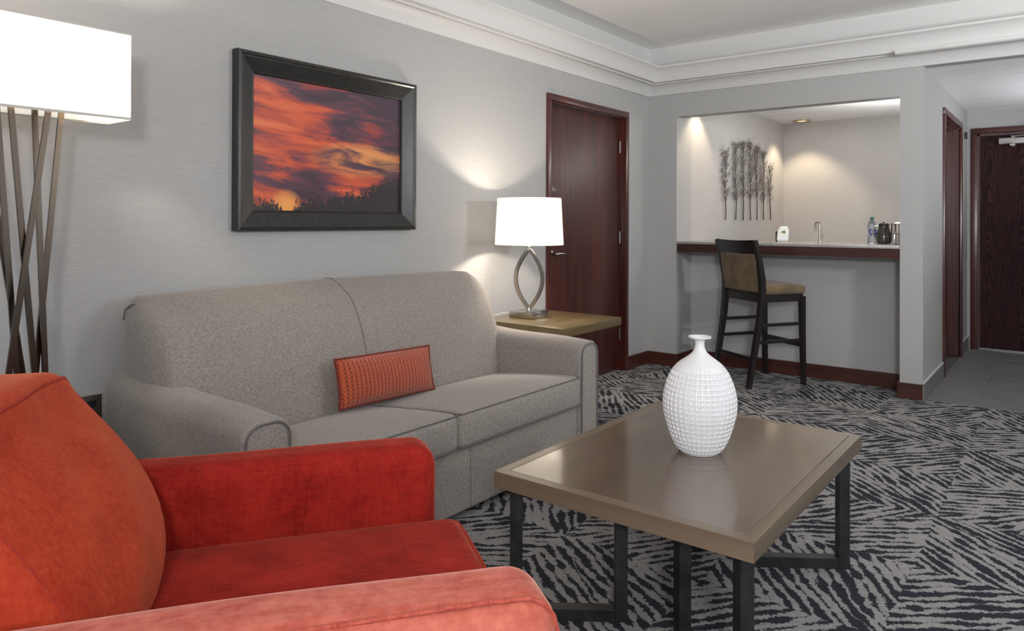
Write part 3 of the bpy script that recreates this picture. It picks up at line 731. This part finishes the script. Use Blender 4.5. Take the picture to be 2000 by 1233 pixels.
# ------------------------------------------------------------------ sofa
SX1 = -1.93; SX0 = -2.85
AY = ((1.19, 1.365), (3.04, 3.205))
sofa = thing('sofa', 'grey woven two-seat sofa with rounded back against the left wall', 'sofa', (-2.40, 2.2, 0))
def deckf(p, q): return p
base_b = B().soft((SX0+.03, 1.30, .035), (SX1-.025, 3.10, .305), .018, (8, 16, 3))
base_o = obj('base', base_b, M_SOFA, sofa)
seam = B(); seam.sweep([(SX1-.0245, 2.24, .045), (SX1-.0245, 2.24, .16), (SX1-.0245, 2.235, .30)], .0016, 6)
obj('seam', seam, M_PIPE, base_o)
b = B()
for x_ in (SX0+.1, SX1-.10):
    for y_ in (1.27, 3.12): b = B(); b.lathe([(.022, 0), (.028, .045)], (x_, y_, 0), 16); obj('foot', b, M_ESPRESSO, sofa)
def armf(left):
    def f(p, q):
        back = (SX1-p.x)/(SX1-SX0)              # 0 front .. 1 rear
        if p.z > .3: p.z += .030*back*(p.z-.3)/.3
        if p.z > .45: p.z += .004*math.sin(back*9)
        # side panels swell a little
        p.y += (.006*(1-q.z*q.z))*(1 if q.y > 0 else -1)*abs(q.y)*(1-abs(q.x)**4)
        return p
    return f
for i, (a0, a1) in enumerate(AY):
    arm = obj('arm', B().soft((SX0+.01, a0, .03), (SX1, a1, .612), (.012, .062, .062), (14, 3, 8), armf(i == 0), k=5), M_SOFA, sofa)
    # piping arch round the front panel
    r_ = .055; yc0, yc1 = a0+.010+r_, a1-.010-r_; zt = .602; pts = [(SX1+.001, a0+.008, .05), (SX1+.001, a0+.008, .30)]
    for k in range(9): a = pi - k*pi/2/8; pts.append((SX1+.001, yc0+r_*math.cos(a), zt-r_+r_*math.sin(a)))
    for k in range(9): a = pi/2 - k*pi/2/8; pts.append((SX1+.001, yc1+r_*math.cos(a), zt-r_+r_*math.sin(a)))
    pts += [(SX1+.001, a1-.008, .30), (SX1+.001, a1-.008, .05)]
    obj('piping', B().sweep(pts, .0038, 6), M_PIPE, arm)
# back with leaning rounded front
BP = [(.30, -2.43), (.44, -2.445), (.63, -2.478), (.72, -2.507), (.80, -2.545), (.86, -2.585), (.91, -2.64), (.95, -2.70)]
def bfront(z):
    for (z0, x0), (z1, x1) in zip(BP, BP[1:]):
        if z <= z1: return x0 + (x1-x0)*max(0, (z-z0))/(z1-z0)
    return BP[-1][1]
BK0, BK1 = 1.232, 3.125
def backf(p, q):
    xr = SX0+.012; z = p.z
    u_ = (p.x-(-2.85))/(.40)               # 0 rear .. 1 front
    fx_ = bfront(z)
    wdt = fx_ - xr
    # ends curve back to the rear
    e_ = 0
    for ye, sg in ((BK0, 1), (BK1, -1)):
        d_ = (p.y-ye)*sg
        if d_ < .10: e_ = max(e_, (1-d_/.10))
    wdt *= 1-.20*e_**2.2
    # soft dip at the centre seam
    wdt -= .010*math.exp(-((p.y-2.14)/.035)**2)
    p.x = xr + wdt*u_
    p.z += .012*math.sin((p.y-BK0)/(BK1-BK0)*pi)*max(0, q.z) - .02*e_**2.5*max(0, (z-.6)/.34)
    return p
back = obj('back', B().soft((-2.85, BK0, .32), (-2.45, BK1, .935), (.14, .05, .11), (5, 34, 10), backf, k=6), M_SOFA, sofa)
from mathutils.bvhtree import BVHTree
_bv = BVHTree.FromPolygons([ROOT[sofa.name] @ v.co for v in back.data.vertices], [tuple(p.vertices) for p in back.data.polygons])
def seam_x(z):          # front of the finished back at the middle seam
    h_ = _bv.ray_cast(Vector((-1, 2.14, z)), Vector((-1, 0, 0)))[0]
    return (h_.x if h_ else -2.74) + .0005
pts = []
for k in range(22):
    z = .47 + (.925-.47)*k/21; pts.append((seam_x(z), 2.14, z))
pts.append((-2.73, 2.14, .9475)); pts.append((-2.78, 2.14, .9475))
obj('seam', B().sweep(pts, .0024, 6), M_PIPE, back)
# curl of the end panel at the top left corner
obj('piping', B().sweep([(-2.80, BK0+.004, .845), (-2.79, BK0+.006, .885), (-2.765, BK0+.014, .902), (-2.735, BK0+.028, .905), (-2.71, BK0+.045, .893)], .0035, 6), M_PIPE, back)
# seat cushions
def seatf(y0, y1):
    def f(p, q):
        back = max(0, min(1, (SX1-.01-p.x)/.55))
        if q.z > 0: p.z += (.014*(1-abs(q.y)**2.5)*(1-abs(q.x)**3) - .055*back**1.3)*q.z
        if q.x > 0: p.x += .012*(1-abs(q.y)**3)*(1-q.z*q.z)*q.x
        return p
    return f
for i, (y0, y1) in enumerate(((1.368, 2.140), (2.144, 3.038))):
    cu = obj('seat_cushion', B().soft((-2.50, y0, .303), (SX1+.005, y1, .452), (.03, .03, .026), (14, 16, 4), seatf(y0, y1), k=4), M_SOFA, sofa)
    for zz, nm in ((.446, 1), (.311, 0)):
        pts = []; xf = SX1+.003; ia = .012
        def zz_at(x_, y_):
            qy = (2*y_-y0-y1)/(y1-y0)
            return zz + (0 if not nm else (-.055*max(0, (SX1-.01-x_)/.55)**1.3))
        L_ = [(-2.44, y0+.004)] + [(-2.44 + (xf-ia+2.44)*k/8, y0+.004) for k in range(1, 9)] + [(xf-.003, y0+.012)] + [(xf, y0+ia+(y1-y0-2*ia)*k/10) for k in range(11)] + [(xf-.003, y1-.012)] + [(xf-ia - (xf-ia+2.44)*k/8, y1-.004) for k in range(9)]
        for (x_, y_) in L_: pts.append((x_, y_, zz_at(x_, y_)))
        obj('piping', B().sweep(pts, .0032, 6), M_PIPE, cu)

# lumbar pillow
lp = thing('lumbar_pillow', 'small rectangular orange knitted pillow with dark trim on the grey sofa', 'pillow', (-2.385, 2.19, .43))
PM = Matrix.Translation((-2.397, 2.185, .535)) @ Matrix.Rotation(R(-1.5), 4, 'X') @ Matrix.Rotation(R(-12), 4, 'Y') @ Matrix.Rotation(R(2), 4, 'Z')
PHY, PHZ = .278, .096
def pedge(u_, v_):      # outline point for -1..1 square coords with pulled corners
    y_ = PHY*u_*(1+.035*abs(v_)**3*abs(u_)**3) - PHY*.012*(1-v_*v_)*u_*0; z_ = PHZ*v_*(1+.06*abs(u_)**3) - PHZ*.04*(1-u_*u_)*v_*(-1)
    return y_, z_
b = B(); N1, N2 = 26, 12
for sd in (1, -1):
    g_ = [[None]*(N2+1) for _ in range(N1+1)]
    for i in range(N1+1):
        for j in range(N2+1):
            u_, v_ = -1+2*i/N1, -1+2*j/N2; y_, z_ = pedge(u_, v_)
            th = .052*(max(0, (1-abs(u_)**3.2))*max(0, (1-abs(v_)**2.4)))**.55
            g_[i][j] = b.bm.verts.new(PM @ Vector((sd*th, y_, z_)))
    for i in range(N1):
        for j in range(N2):
            f_ = (g_[i][j], g_[i+1][j], g_[i+1][j+1], g_[i][j+1]); b.bm.faces.new(f_ if sd > 0 else f_[::-1])
bmesh.ops.remove_doubles(b.bm, verts=b.bm.verts, dist=.0004)
po = obj('cover', b, M_KNIT, lp)
pts = []
for (u0_, v0_, u1_, v1_) in ((-1, -1, 1, -1), (1, -1, 1, 1), (1, 1, -1, 1), (-1, 1, -1, -1)):
    for k in range(12):
        u_, v_ = u0_+(u1_-u0_)*k/12, v0_+(v1_-v0_)*k/12; y_, z_ = pedge(u_, v_); pts.append(PM @ Vector((0, y_, z_)))
obj('trim', B().sweep(pts, .0052, 8, closed=True), M_KNITPIPE, lp)

# ------------------------------------------------------------------ side table
TX0, TX1, TY0, TY1, TZ = -2.752, -2.155, 3.214, 3.845, .643
stb = thing('side_table', 'square olive-brown side table behind the sofa arm', 'table', ((TX0+TX1)/2, (TY0+TY1)/2, 0))
obj('tabletop', B().box((TX0, TY0, TZ-.05), (TX1, TY1, TZ), .003, 2), M_VENEER2, stb)
def flat_frame(name, p0, p1, z0, z1, w_, parent, m_):
    """closed rectangular metal frame in a vertical plane: two legs, foot bar, top bar"""
    p0, p1 = Vector((*p0, 0)), Vector((*p1, 0)); d_ = (p1-p0).normalized(); n_ = Vector((-d_.y, d_.x, 0))
    def bar(a, c, za, zb, nm):
        b = B(); vs = []
        for z in (za, zb):
            for (q, s_) in ((a, -1), (c, -1), (c, 1), (a, 1)): vs.append(b.bm.verts.new(q + n_*s_*w_/2 + Vector((0, 0, z))))
        for f_ in ((0, 3, 2, 1), (4, 5, 6, 7), (0, 1, 5, 4), (1, 2, 6, 5), (2, 3, 7, 6), (3, 0, 4, 7)): b.bm.faces.new([vs[k] for k in f_])
        bmesh.ops.bevel(b.bm, geom=b.bm.edges[:], offset=.0015, segments=1, affect='EDGES')
        return obj(nm, b, m_, parent, False)
    h_ = w_/2
    bar(p0-d_*h_, p0+d_*h_, z0, z1, 'leg'); bar(p1-d_*h_, p1+d_*h_, z0, z1, 'leg')
    bar(p0+d_*h_, p1-d_*h_, z0, z0+w_, 'foot_bar'); bar(p0+d_*h_, p1-d_*h_, z1-w_*.8, z1, 'top_bar')
flat_frame('f', (-2.60, TY0+.10), (-2.40, TY0+.10), .012, TZ-.05, .03, stb, M_DARKMETAL)
flat_frame('f', (-2.60, TY0+.30), (-2.40, TY0+.30), .012, TZ-.05, .03, stb, M_DARKMETAL)
obj('base_plate', B().box((-2.66, TY0+.04, 0), (-2.34, TY0+.40, .012), .002, 1), M_DARKMETAL, stb)

# ------------------------------------------------------------------ table lamp
LX, LY = -2.585, 3.487
tl = thing('table_lamp', 'table lamp with white drum shade and nickel almond-shaped ring on the side table', 'lamp', (LX, LY, TZ))
obj('base', B().box((LX-.084, LY-.086, TZ+.001), (LX+.084, LY+.086, TZ+.037), .0025, 2), M_NICKEL, tl)
obj('neck', B().lathe([(.013, TZ+.036), (.013, TZ+.058), (.010, TZ+.064)], (LX, LY, 0), 20), M_NICKEL, tl)
obj('lamp_stem', B().lathe([(.012, TZ+.395), (.012, TZ+.425), (.006, TZ+.43), (.006, TZ+.60)], (LX, LY, 0), 20), M_NICKEL, tl)
rd = Vector((.789, .614, 0)); rd = Vector((math.cos(R(20)), math.sin(R(20)), 0))
zb_, zt_ = TZ+.056, TZ+.405; hw = .080
for sg in (-1, 1):
    pts = []
    for k in range(21):
        s_ = k/20; z = zb_ + (zt_-zb_)*s_; off = hw*math.sin(pi*s_)**.9*1.0
        pts.append(Vector((LX, LY, z)) + rd*sg*(off+.004))
    fl = [(.020, .024)]*21
    obj('ring_arm', B().sweep(pts, 1, flat=fl, up=Vector((-rd.y, rd.x, 0))), M_NICKEL, tl, angle=50)
SHZ0, SHZ1, SR0, SR1 = 1.078, 1.358, .207, .192
def drum(cx_, cy_, ra, rb, za, zb2, th=.0025):
    b = B(); b.lathe([(ra, za), (rb, zb2), (rb-th, zb2), (ra-th, za), (ra, za)], (cx_, cy_, 0), 64, False, False); return b
sh = obj('lamp_shade', drum(LX, LY, SR0, SR1, SHZ0, SHZ1), M_SHADE, tl)
b = B()
for zz, rr_ in ((SHZ0+.003, SR0-.003), (SHZ1-.003, SR1-.003)): b.sweep([(LX+rr_*math.cos(2*pi*k/48), LY+rr_*math.sin(2*pi*k/48), zz) for k in range(48)], .0022, 6, closed=True)
for k in range(3): a = 2*pi*k/3; b.sweep([(LX, LY, TZ+.60), (LX+(SR1-.02)*math.cos(a), LY+(SR1-.02)*math.sin(a), SHZ1-.02), (LX+(SR1-.004)*math.cos(a), LY+(SR1-.004)*math.sin(a), SHZ1-.004)], .0015, 5)
obj('shade_wire', b, M_WHITE, sh)
obj('finial', B().lathe([(.004, TZ+.595), (.010, TZ+.60), (.006, TZ+.615), (.002, TZ+.622)], (LX, LY, 0), 14), M_NICKEL, tl)
cord = [(LX-.06, LY-.04, TZ+.02), (LX-.10, LY-.06, TZ+.026), (LX-.128, LY-.10, TZ+.022), (LX-.150, LY-.155, TZ+.010), (LX-.164, LY-.21, TZ-.008+.012), (TX0-.008, LY-.235, TZ+.002), (TX0-.03, LY-.24, TZ-.04), (TX0-.06, LY-.24, TZ-.20), (XA+.03, LY-.22, .30), (XA+.03, LY-.2, .05)]
obj('cord', B().sweep(cord, .0028, 6), mat('clear_cord', (.45, .42, .38), .3), tl)
bulb = mat('bulb_glass', (1, .95, .85), .4, **{'Emission Color': (1, .85, .62), 'Emission Strength': 6.})
obj('bulb', B().lathe([(.012, 1.16), (.014, 1.18), (.028, 1.215), (.03, 1.235), (.022, 1.26), (.004, 1.268)], (LX+.0, LY, 0), 18), bulb, tl)
light('table_lamp_light', 'POINT', (LX+.05, LY-.02, 1.225), 26, (1, .88, .74), shadow_soft_size=.03)

# ------------------------------------------------------------------ floor lamp
FX, FYc = -2.60, .80
fl = thing('floor_lamp', 'tall floor lamp with rectangular white shade and crossing bronze bars', 'lamp', (FX, FYc, 0))
FZ0, FZ1 = 1.560, 1.845; FX0, FX1 = -2.685, -2.515; FY0, FY1 = .47, 1.130
b = B(); bm_ = b.bm
def ringv(x0, x1, y0, y1, z): return [bm_.verts.new(v) for v in ((x0, y0, z), (x1, y0, z), (x1, y1, z), (x0, y1, z))]
o0 = ringv(FX0, FX1, FY0, FY1, FZ0); o1 = ringv(FX0, FX1, FY0, FY1, FZ1); e_ = .003
i0 = ringv(FX0+e_, FX1-e_, FY0+e_, FY1-e_, FZ0); i1 = ringv(FX0+e_, FX1-e_, FY0+e_, FY1-e_, FZ1)
for k in range(4):
    j = (k+1) % 4
    bm_.faces.new((o0[k], o0[j], o1[j], o1[k])); bm_.faces.new((i0[j], i0[k], i1[k], i1[j])); bm_.faces.new((o0[j], o0[k], i0[k], i0[j])); bm_.faces.new((o1[k], o1[j], i1[j], i1[k]))
fsh = obj('lamp_shade', b, M_SHADE2, fl, False)
b = B()
for zz in (FZ0, FZ1):
    b.box((FX1-.001, FY0-.001, zz-.004 if zz == FZ0 else zz-.003), (FX1+.002, FY1+.001, zz+.004 if zz == FZ0 else zz+.001))
    b.box((FX0-.002, FY0-.001, zz-.004 if zz == FZ0 else zz-.003), (FX0+.001, FY1+.001, zz+.004 if zz == FZ0 else zz+.001))
    b.box((FX0-.001, FY1-.001, zz-.004 if zz == FZ0 else zz-.003), (FX1+.001, FY1+.002, zz+.004 if zz == FZ0 else zz+.001))
obj('shade_trim', b, mat('shade_trim_grey', (.50, .48, .45), .6), fsh)
rods = [((-2.594, 0.933, 0.03), (-2.575, 0.797, 1.6)),
        ((-2.569, 0.706, 0.03), (-2.56, 0.902, 1.6)),
        ((-2.611, 0.94, 0.03), (-2.62, 0.878, 1.6)),
        ((-2.635, 0.835, 0.03), (-2.635, 0.964, 1.6)),
        ((-2.609, 0.879, 0.03), (-2.6, 0.768, 1.6)),
        ((-2.663, 0.964, 0.03), (-2.645, 0.734, 1.6))]
for pb, pt in rods:
    obj('bar', B().sweep([pb, pt], 1, flat=(.016, .010), up=Vector((1, 0, 0))), M_BRONZE, fl, False)
obj('top_plate', B().box((-2.665, .60, FZ0+.035), (-2.535, 1.02, FZ0+.05), .002, 1), M_BRONZE, fl)
obj('base_plate', B().box((-2.74, .42, 0), (-2.50, 1.16, .032), .003, 2), M_BRONZE, fl)
for y_ in (.66, .94):
    obj('bulb', B().lathe([(.012, 1.61), (.016, 1.64), (.03, 1.68), (.03, 1.70), (.02, 1.725), (.004, 1.732)], (FX, y_, 0), 18), bulb, fl)
    light('floor_lamp_light', 'POINT', (FX+.045, y_, 1.70), 19, (1, .85, .67), shadow_soft_size=.03)

# ------------------------------------------------------------------ orange armchair (own axes: +y forward, -x towards the sofa)
CAZ = R(-35.2)
fwd = Vector((.5764, .8171, 0)); lft = Vector((-.8171, .5764, 0))
corg = lft*1.525 + fwd*(-.15)
ch = thing('armchair', 'orange-red chenille armchair with a loose back cushion in the foreground', 'armchair', (corg.x, corg.y, 0), CAZ, world=False)
def carm(sgn):
    def f(p, q):
        if q.z > 0: p.z += -.004*q.y + .003*math.sin(p.y*7+sgn)
        p.x += .006*(1-q.z*q.z)*q.x*(1-abs(q.y)**4)
        return p
    return f
for sg in (-1, 1):
    x0, x1 = (-.487, -.322) if sg < 0 else (.322, .500)
    ar = obj('arm', B().soft((x0, -.55, .05), (x1, .515 + .035*(sg > 0), .632 + .018*(sg > 0)), (.058, .06, .058), (4, 16, 9), carm(sg), k=5), M_REDCH_LIT if sg > 0 else M_REDCH, ch)
    # welt along the outer top edge and down the front
    ff = .035*(sg > 0); xo = -.472 if sg < 0 else .470; zt = .604 if sg < 0 else .6435
    pts = [(xo, -.52, zt)] + [(xo, -.52+.95*k/10, zt) for k in range(1, 11)]
    pts += [(xo, .468+ff, zt-.004), (xo, .490+ff, zt-.016), (xo, .505+ff, zt-.036), (xo, .511+ff, zt-.06), (xo, .512+ff, .40), (xo, .512+ff, .10)]
    obj('welt', B().sweep(pts, .0042, 6), M_ORPIPE_LIT if sg > 0 else M_ORPIPE, ar)
obj('base', B().soft((-.33, -.55, .06), (.33, .50, .30), .02, (6, 8, 3)), M_REDCH, ch)
def cseat(p, q):
    if q.z > 0: p.z += .016*(1-abs(q.x)**2.2)*(1-abs(q.y)**2.6)*q.z
    if q.y > 0: p.y += .012*(1-abs(q.x)**3)*q.y*(1-q.z**2)
    return p
cs_ = obj('seat_cushion', B().soft((-.320, -.30, .30), (.320, .565, .455), (.03, .034, .034), (12, 14, 4), cseat, k=4), M_REDCH, ch)
for zz in (.440, .314):
    pts = [(-.317, -.2, zz)] + [(-.317, -.2+.73*k/8, zz) for k in range(1, 9)] + [(-.311, .553, zz), (-.295, .562, zz)] + [(-.295+.59*k/10, .565+.002*math.sin(k/10*pi), zz) for k in range(1, 10)] + [(.295, .562, zz), (.311, .553, zz)] + [(.317, .53-.73*k/8, zz) for k in range(9)]
    obj('welt', B().sweep(pts, .0042, 6), M_ORPIPE, cs_)
# outer back shell
def shellf(p, q):
    p.y -= .16*max(0, (p.z-.3))/.6
    return p
obj('back_frame', B().soft((-.485, -.72, .05), (.485, -.52, .80), (.05, .05, .06), (10, 4, 10), shellf, k=5), M_REDCH, ch)
# loose boxed back cushion: front panel leans back, bulges
def cfront(z, u_):           # local y of the front panel at height z, u_ = -1..1 across
    s_ = (z-.45)/.42; s_ = max(0, min(1.05, s_))
    lean = -.155 - .175*s_**1.35
    belly = .055*math.sin(min(1, s_+.12)*pi)**.8*(1-abs(u_)**2.4) + .035*math.sin(min(1, s_+.10)*pi)
    return lean + belly
def cback(p, q):
    z0, z1 = .455, .885
    u_ = q.x
    fy = cfront(p.z, u_); ry = fy*.0 + (-.40 - .20*max(0, (p.z-.45))/.42)
    s_ = (q.y+1)/2
    p.y = ry + (fy-ry)*s_
    tz = (p.z-z0)/(z1-z0)
    p.z += .020*(1-abs(u_)**2)*max(0, q.z)**2 - .0*tz
    # corners droop a little and the sides swell
    p.x += .010*(1-q.z*q.z)*u_*abs(u_)
    if q.z > 0: p.x *= 1 - .02*q.z**3
    # creases
    p.y += .004*math.sin(p.x*23+p.z*31)*(1-abs(u_)**4)*max(0, q.y)
    return p
bcu = obj('back_cushion', B().soft((-.318, -.45, .452), (.318, -.15, .882), (.035, .035, .035), (16, 6, 16), cback, k=4), M_ORANGE, ch)
# piping round the front panel
pts = []
def cpt(x_, z_):
    u_ = x_/.318; q = Vector((u_, 1, (z_-.667)/.215)); p = Vector((x_, -.15, z_)); p = Vector(cback(p, q)); p.y -= .009; return p
x_, za_, zb__ = .296, .474, .866
for k in range(12): pts.append(cpt(-x_, za_+(zb__-za_)*k/12))
for k in range(12): pts.append(cpt(-x_+2*x_*k/12, zb__))
for k in range(12): pts.append(cpt(x_, zb__-(zb__-za_)*k/12))
for k in range(12): pts.append(cpt(x_-2*x_*k/12, za_))
obj('piping', B().sweep(pts, .0058, 8, closed=True), M_ORPIPE, bcu)
for sx in (-1, 1):
    for y_ in (-.6, .45): obj('foot', B().lathe([(.022, 0), (.03, .06)], (sx*.42, y_, 0), 14), M_ESPRESSO, ch)

# ------------------------------------------------------------------ coffee table
CX0, CX1, CY0, CY1, CZ = -1.400, -.600, 1.712, 2.818, .455
ct = thing('coffee_table', 'taupe walnut rectangular coffee table on dark metal frames', 'table', ((CX0+CX1)/2, (CY0+CY1)/2, 0))
bd = .034; gp = .0012
obj('table_panel', B().box((CX0+bd+gp, CY0+bd+gp, CZ-.05), (CX1-bd-gp, CY1-bd-gp, CZ-.0004), .001, 1), M_VENEER, ct)
def rail(pts, m_): obj('edge_rail', B().prism(pts, 'z', CZ-.05, CZ, .0012), m_, ct, False)
rail([(CX0, CY0), (CX1, CY0), (CX1-bd, CY0+bd), (CX0+bd, CY0+bd)], M_VENEERX)
rail([(CX1, CY0), (CX1, CY1), (CX1-bd, CY1-bd), (CX1-bd, CY0+bd)], M_VENEERY)
rail([(CX1, CY1), (CX0, CY1), (CX0+bd, CY1-bd), (CX1-bd, CY1-bd)], M_VENEERX)
rail([(CX0, CY1), (CX0, CY0), (CX0+bd, CY0+bd), (CX0+bd, CY1-bd)], M_VENEERY)
zu = CZ-.05
for (a, c) in (((CX0+.045, CY0+.055), (-1.095, 1.955)), ((CX1-.045, CY0+.055), (-.893, 1.955)), ((CX1-.045, CY1-.08), (-.905, CY1-.265)), ((CX0+.045, CY1-.08), (-1.107, CY1-.265))):
    flat_frame('f', a, c, 0, zu, .038, ct, M_DARKMETAL)
obj('under_bar', B().box((-1.02, CY0+.20, zu-.03), (-.98, CY1-.20, zu-.001), .001, 1), M_DARKMETAL, ct)

# ------------------------------------------------------------------ white waffle vase
VX, VY, VZ = -.985, 2.287, CZ
va = thing('vase', 'white waffle-textured bottle vase with narrow neck on the coffee table', 'vase', (VX, VY, VZ), world=False)
K = .0003885   # metres per pixel unit of the enlarged view
prof = [(0, 165), (40, 195), (130, 240), (230, 272), (320, 296), (400, 305), (470, 302), (540, 288), (600, 270), (680, 234), (750, 190), (790, 132), (840, 64), (880, 43), (930, 38), (955, 44), (966, 70), (972, 95), (985, 96)]
def vr(z):
    for (a, ra), (c, rc) in zip(prof, prof[1:]):
        if z <= c:
            u_ = (z-a)/(c-a); return (ra+(rc-ra)*u_)
    return prof[-1][1]
def vrs(z):   # smoothed
    return sum(vr(max(0, z+d_))*w_ for d_, w_ in ((-24, .15), (-12, .2), (0, .3), (12, .2), (24, .15)))
b = B(); bm_ = b.bm; seg = 40*8; rings = []; rows = 18; zlo, zhi = 22, 745
zs = [0, 6, 14, 20] + [zlo + (zhi-zlo)*k/(rows*8) for k in range(rows*8+1)] + [755, 770, 785, 800, 815, 830, 845, 860, 880, 900, 920, 940, 950, 957, 963, 968, 973, 979, 985]
for z in zs:
    r_ = (vrs(z) if 24 < z < 935 else vr(z))*K; ring = []
    for k in range(seg):
        h_ = 0
        if zlo <= z <= zhi:
            fv = ((z-zlo)/(zhi-zlo)*rows) % 1; fu = (k/8) % 1
            du = min(fu, 1-fu); dv = min(fv, 1-fv)
            fade = min(1, (zhi-z)/60) * min(1, (z-zlo)/30+.3)
            if du < .14 or dv < .14: h_ = .0030
            elif du > .36 and dv > .36: h_ = .0010
            else: h_ = -.0022
            if du < .13 and dv < .13: h_ = .0034
            h_ *= max(.15, fade)
        a = 2*pi*(k+.5)/seg; ring.append(bm_.verts.new(((r_+h_)*math.cos(a), (r_+h_)*math.sin(a), z*K)))
    rings.append(ring)
# inside of the mouth
for z, r_ in ((984, 84), (975, 60), (955, 34), (900, 30), (850, 34)): rings.append([bm_.verts.new((r_*K*math.cos(2*pi*(k+.5)/seg), r_*K*math.sin(2*pi*(k+.5)/seg), z*K)) for k in range(seg)])
for i in range(len(rings)-1):
    for k in range(seg): bm_.faces.new((rings[i][k], rings[i][(k+1) % seg], rings[i+1][(k+1) % seg], rings[i+1][k]))
bm_.faces.new(rings[0][::-1]); bm_.faces.new(rings[-1])
obj('vase_body', b, M_VASE, va, angle=60)

# ------------------------------------------------------------------ bar stool (own axes: +y forward)
bs = thing('bar_stool', 'dark espresso bar stool with tan upholstered seat facing the bar', 'stool', (-1.905, 5.545, 0), R(-32), world=False)
def leg(pts, wds): obj('leg', B().sweep(pts, 1, flat=wds, up=Vector((0, 1, 0))), M_ESPRESSO, bs, False)
for sx in (-1, 1):
    # rear leg running up into the back post (one bent piece, splayed below, leaning above)
    zs_ = [(0, -.262, .205), (.25, -.215, .208), (.50, -.170, .212), (.68, -.150, .215), (.80, -.155, .217), (.95, -.185, .221), (1.085, -.225, .225)]
    leg([(sx*x_, y_, z_) for z_, y_, x_ in zs_], [(.030, .034), (.033, .038), (.036, .042), (.038, .046), (.036, .042), (.033, .034), (.030, .026)])
    leg([(sx*.212, .232, 0), (sx*.212, .222, .35), (sx*.212, .215, .665)], [(.030, .030), (.034, .034), (.040, .040)])
def rl(name, p0, p1, w_, h_): obj(name, B().sweep([p0, p1], 1, flat=(w_, h_), up=Vector((0, 0, 1))), M_ESPRESSO, bs, False)
rl('seat_rail', (-.212, .215, .655), (.212, .215, .655), .024, .055); rl('seat_rail', (-.212, -.150, .655), (.212, -.150, .655), .024, .055)
for sx in (-1, 1):
    rl('seat_rail', (sx*.213, -.150, .655), (sx*.212, .215, .655), .024, .055)
    rl('stretcher', (sx*.210, -.175, .46), (sx*.212, .22, .46), .016, .024)
    rl('stretcher', (sx*.209, -.205, .335), (sx*.212, .222, .335), .016, .024)
rl('stretcher', (-.207, -.222, .215), (.207, -.222, .215), .016, .024)
rl('footrest', (-.212, .226, .30), (.212, .226, .30), .022, .04)
def stf(p, q):
    if q.z > 0: p.z += .014*(1-q.x**2)*(1-q.y**2)*q.z - .012*max(0, q.y)**3*q.z
    return p
obj('seat', B().soft((-.228, -.135, .682), (.228, .250, .752), (.03, .03, .026), (8, 8, 3), stf), M_STOOLF, bs)
# back: curved top rail, upholstered panel, lower rail
def crest(z0, z1, y0, y1, bulge, thick, nm, m_, xw):
    b = B(); N = 12
    vs = []
    for i in range(N+1):
        u_ = -1+2*i/N; dy = -bulge*(1-u_*u_)
        vs.append([b.bm.verts.new((u_*xw, y0+dy-thick/2, z0)), b.bm.verts.new((u_*xw, y0+dy+thick/2, z0)), b.bm.verts.new((u_*xw, y1+dy+thick/2, z1 - .006*(1-u_*u_))), b.bm.verts.new((u_*xw, y1+dy-thick/2, z1-.006*(1-u_*u_)))])
    for i in range(N):
        for k in range(4): b.bm.faces.new((vs[i][k], vs[i][(k+1) % 4], vs[i+1][(k+1) % 4], vs[i+1][k]))
    b.bm.faces.new(vs[0][::-1]); b.bm.faces.new(vs[-1]); bmesh.ops.recalc_face_normals(b.bm, faces=b.bm.faces)
    return obj(nm, b, m_, bs, True, angle=35)
crest(.985, 1.088, -.196, -.227, .014, .024, 'top_rail', M_ESPRESSO, .218)
crest(.705, .985, -.152, -.196, .010, .036, 'back_panel', M_STOOLF, .198)
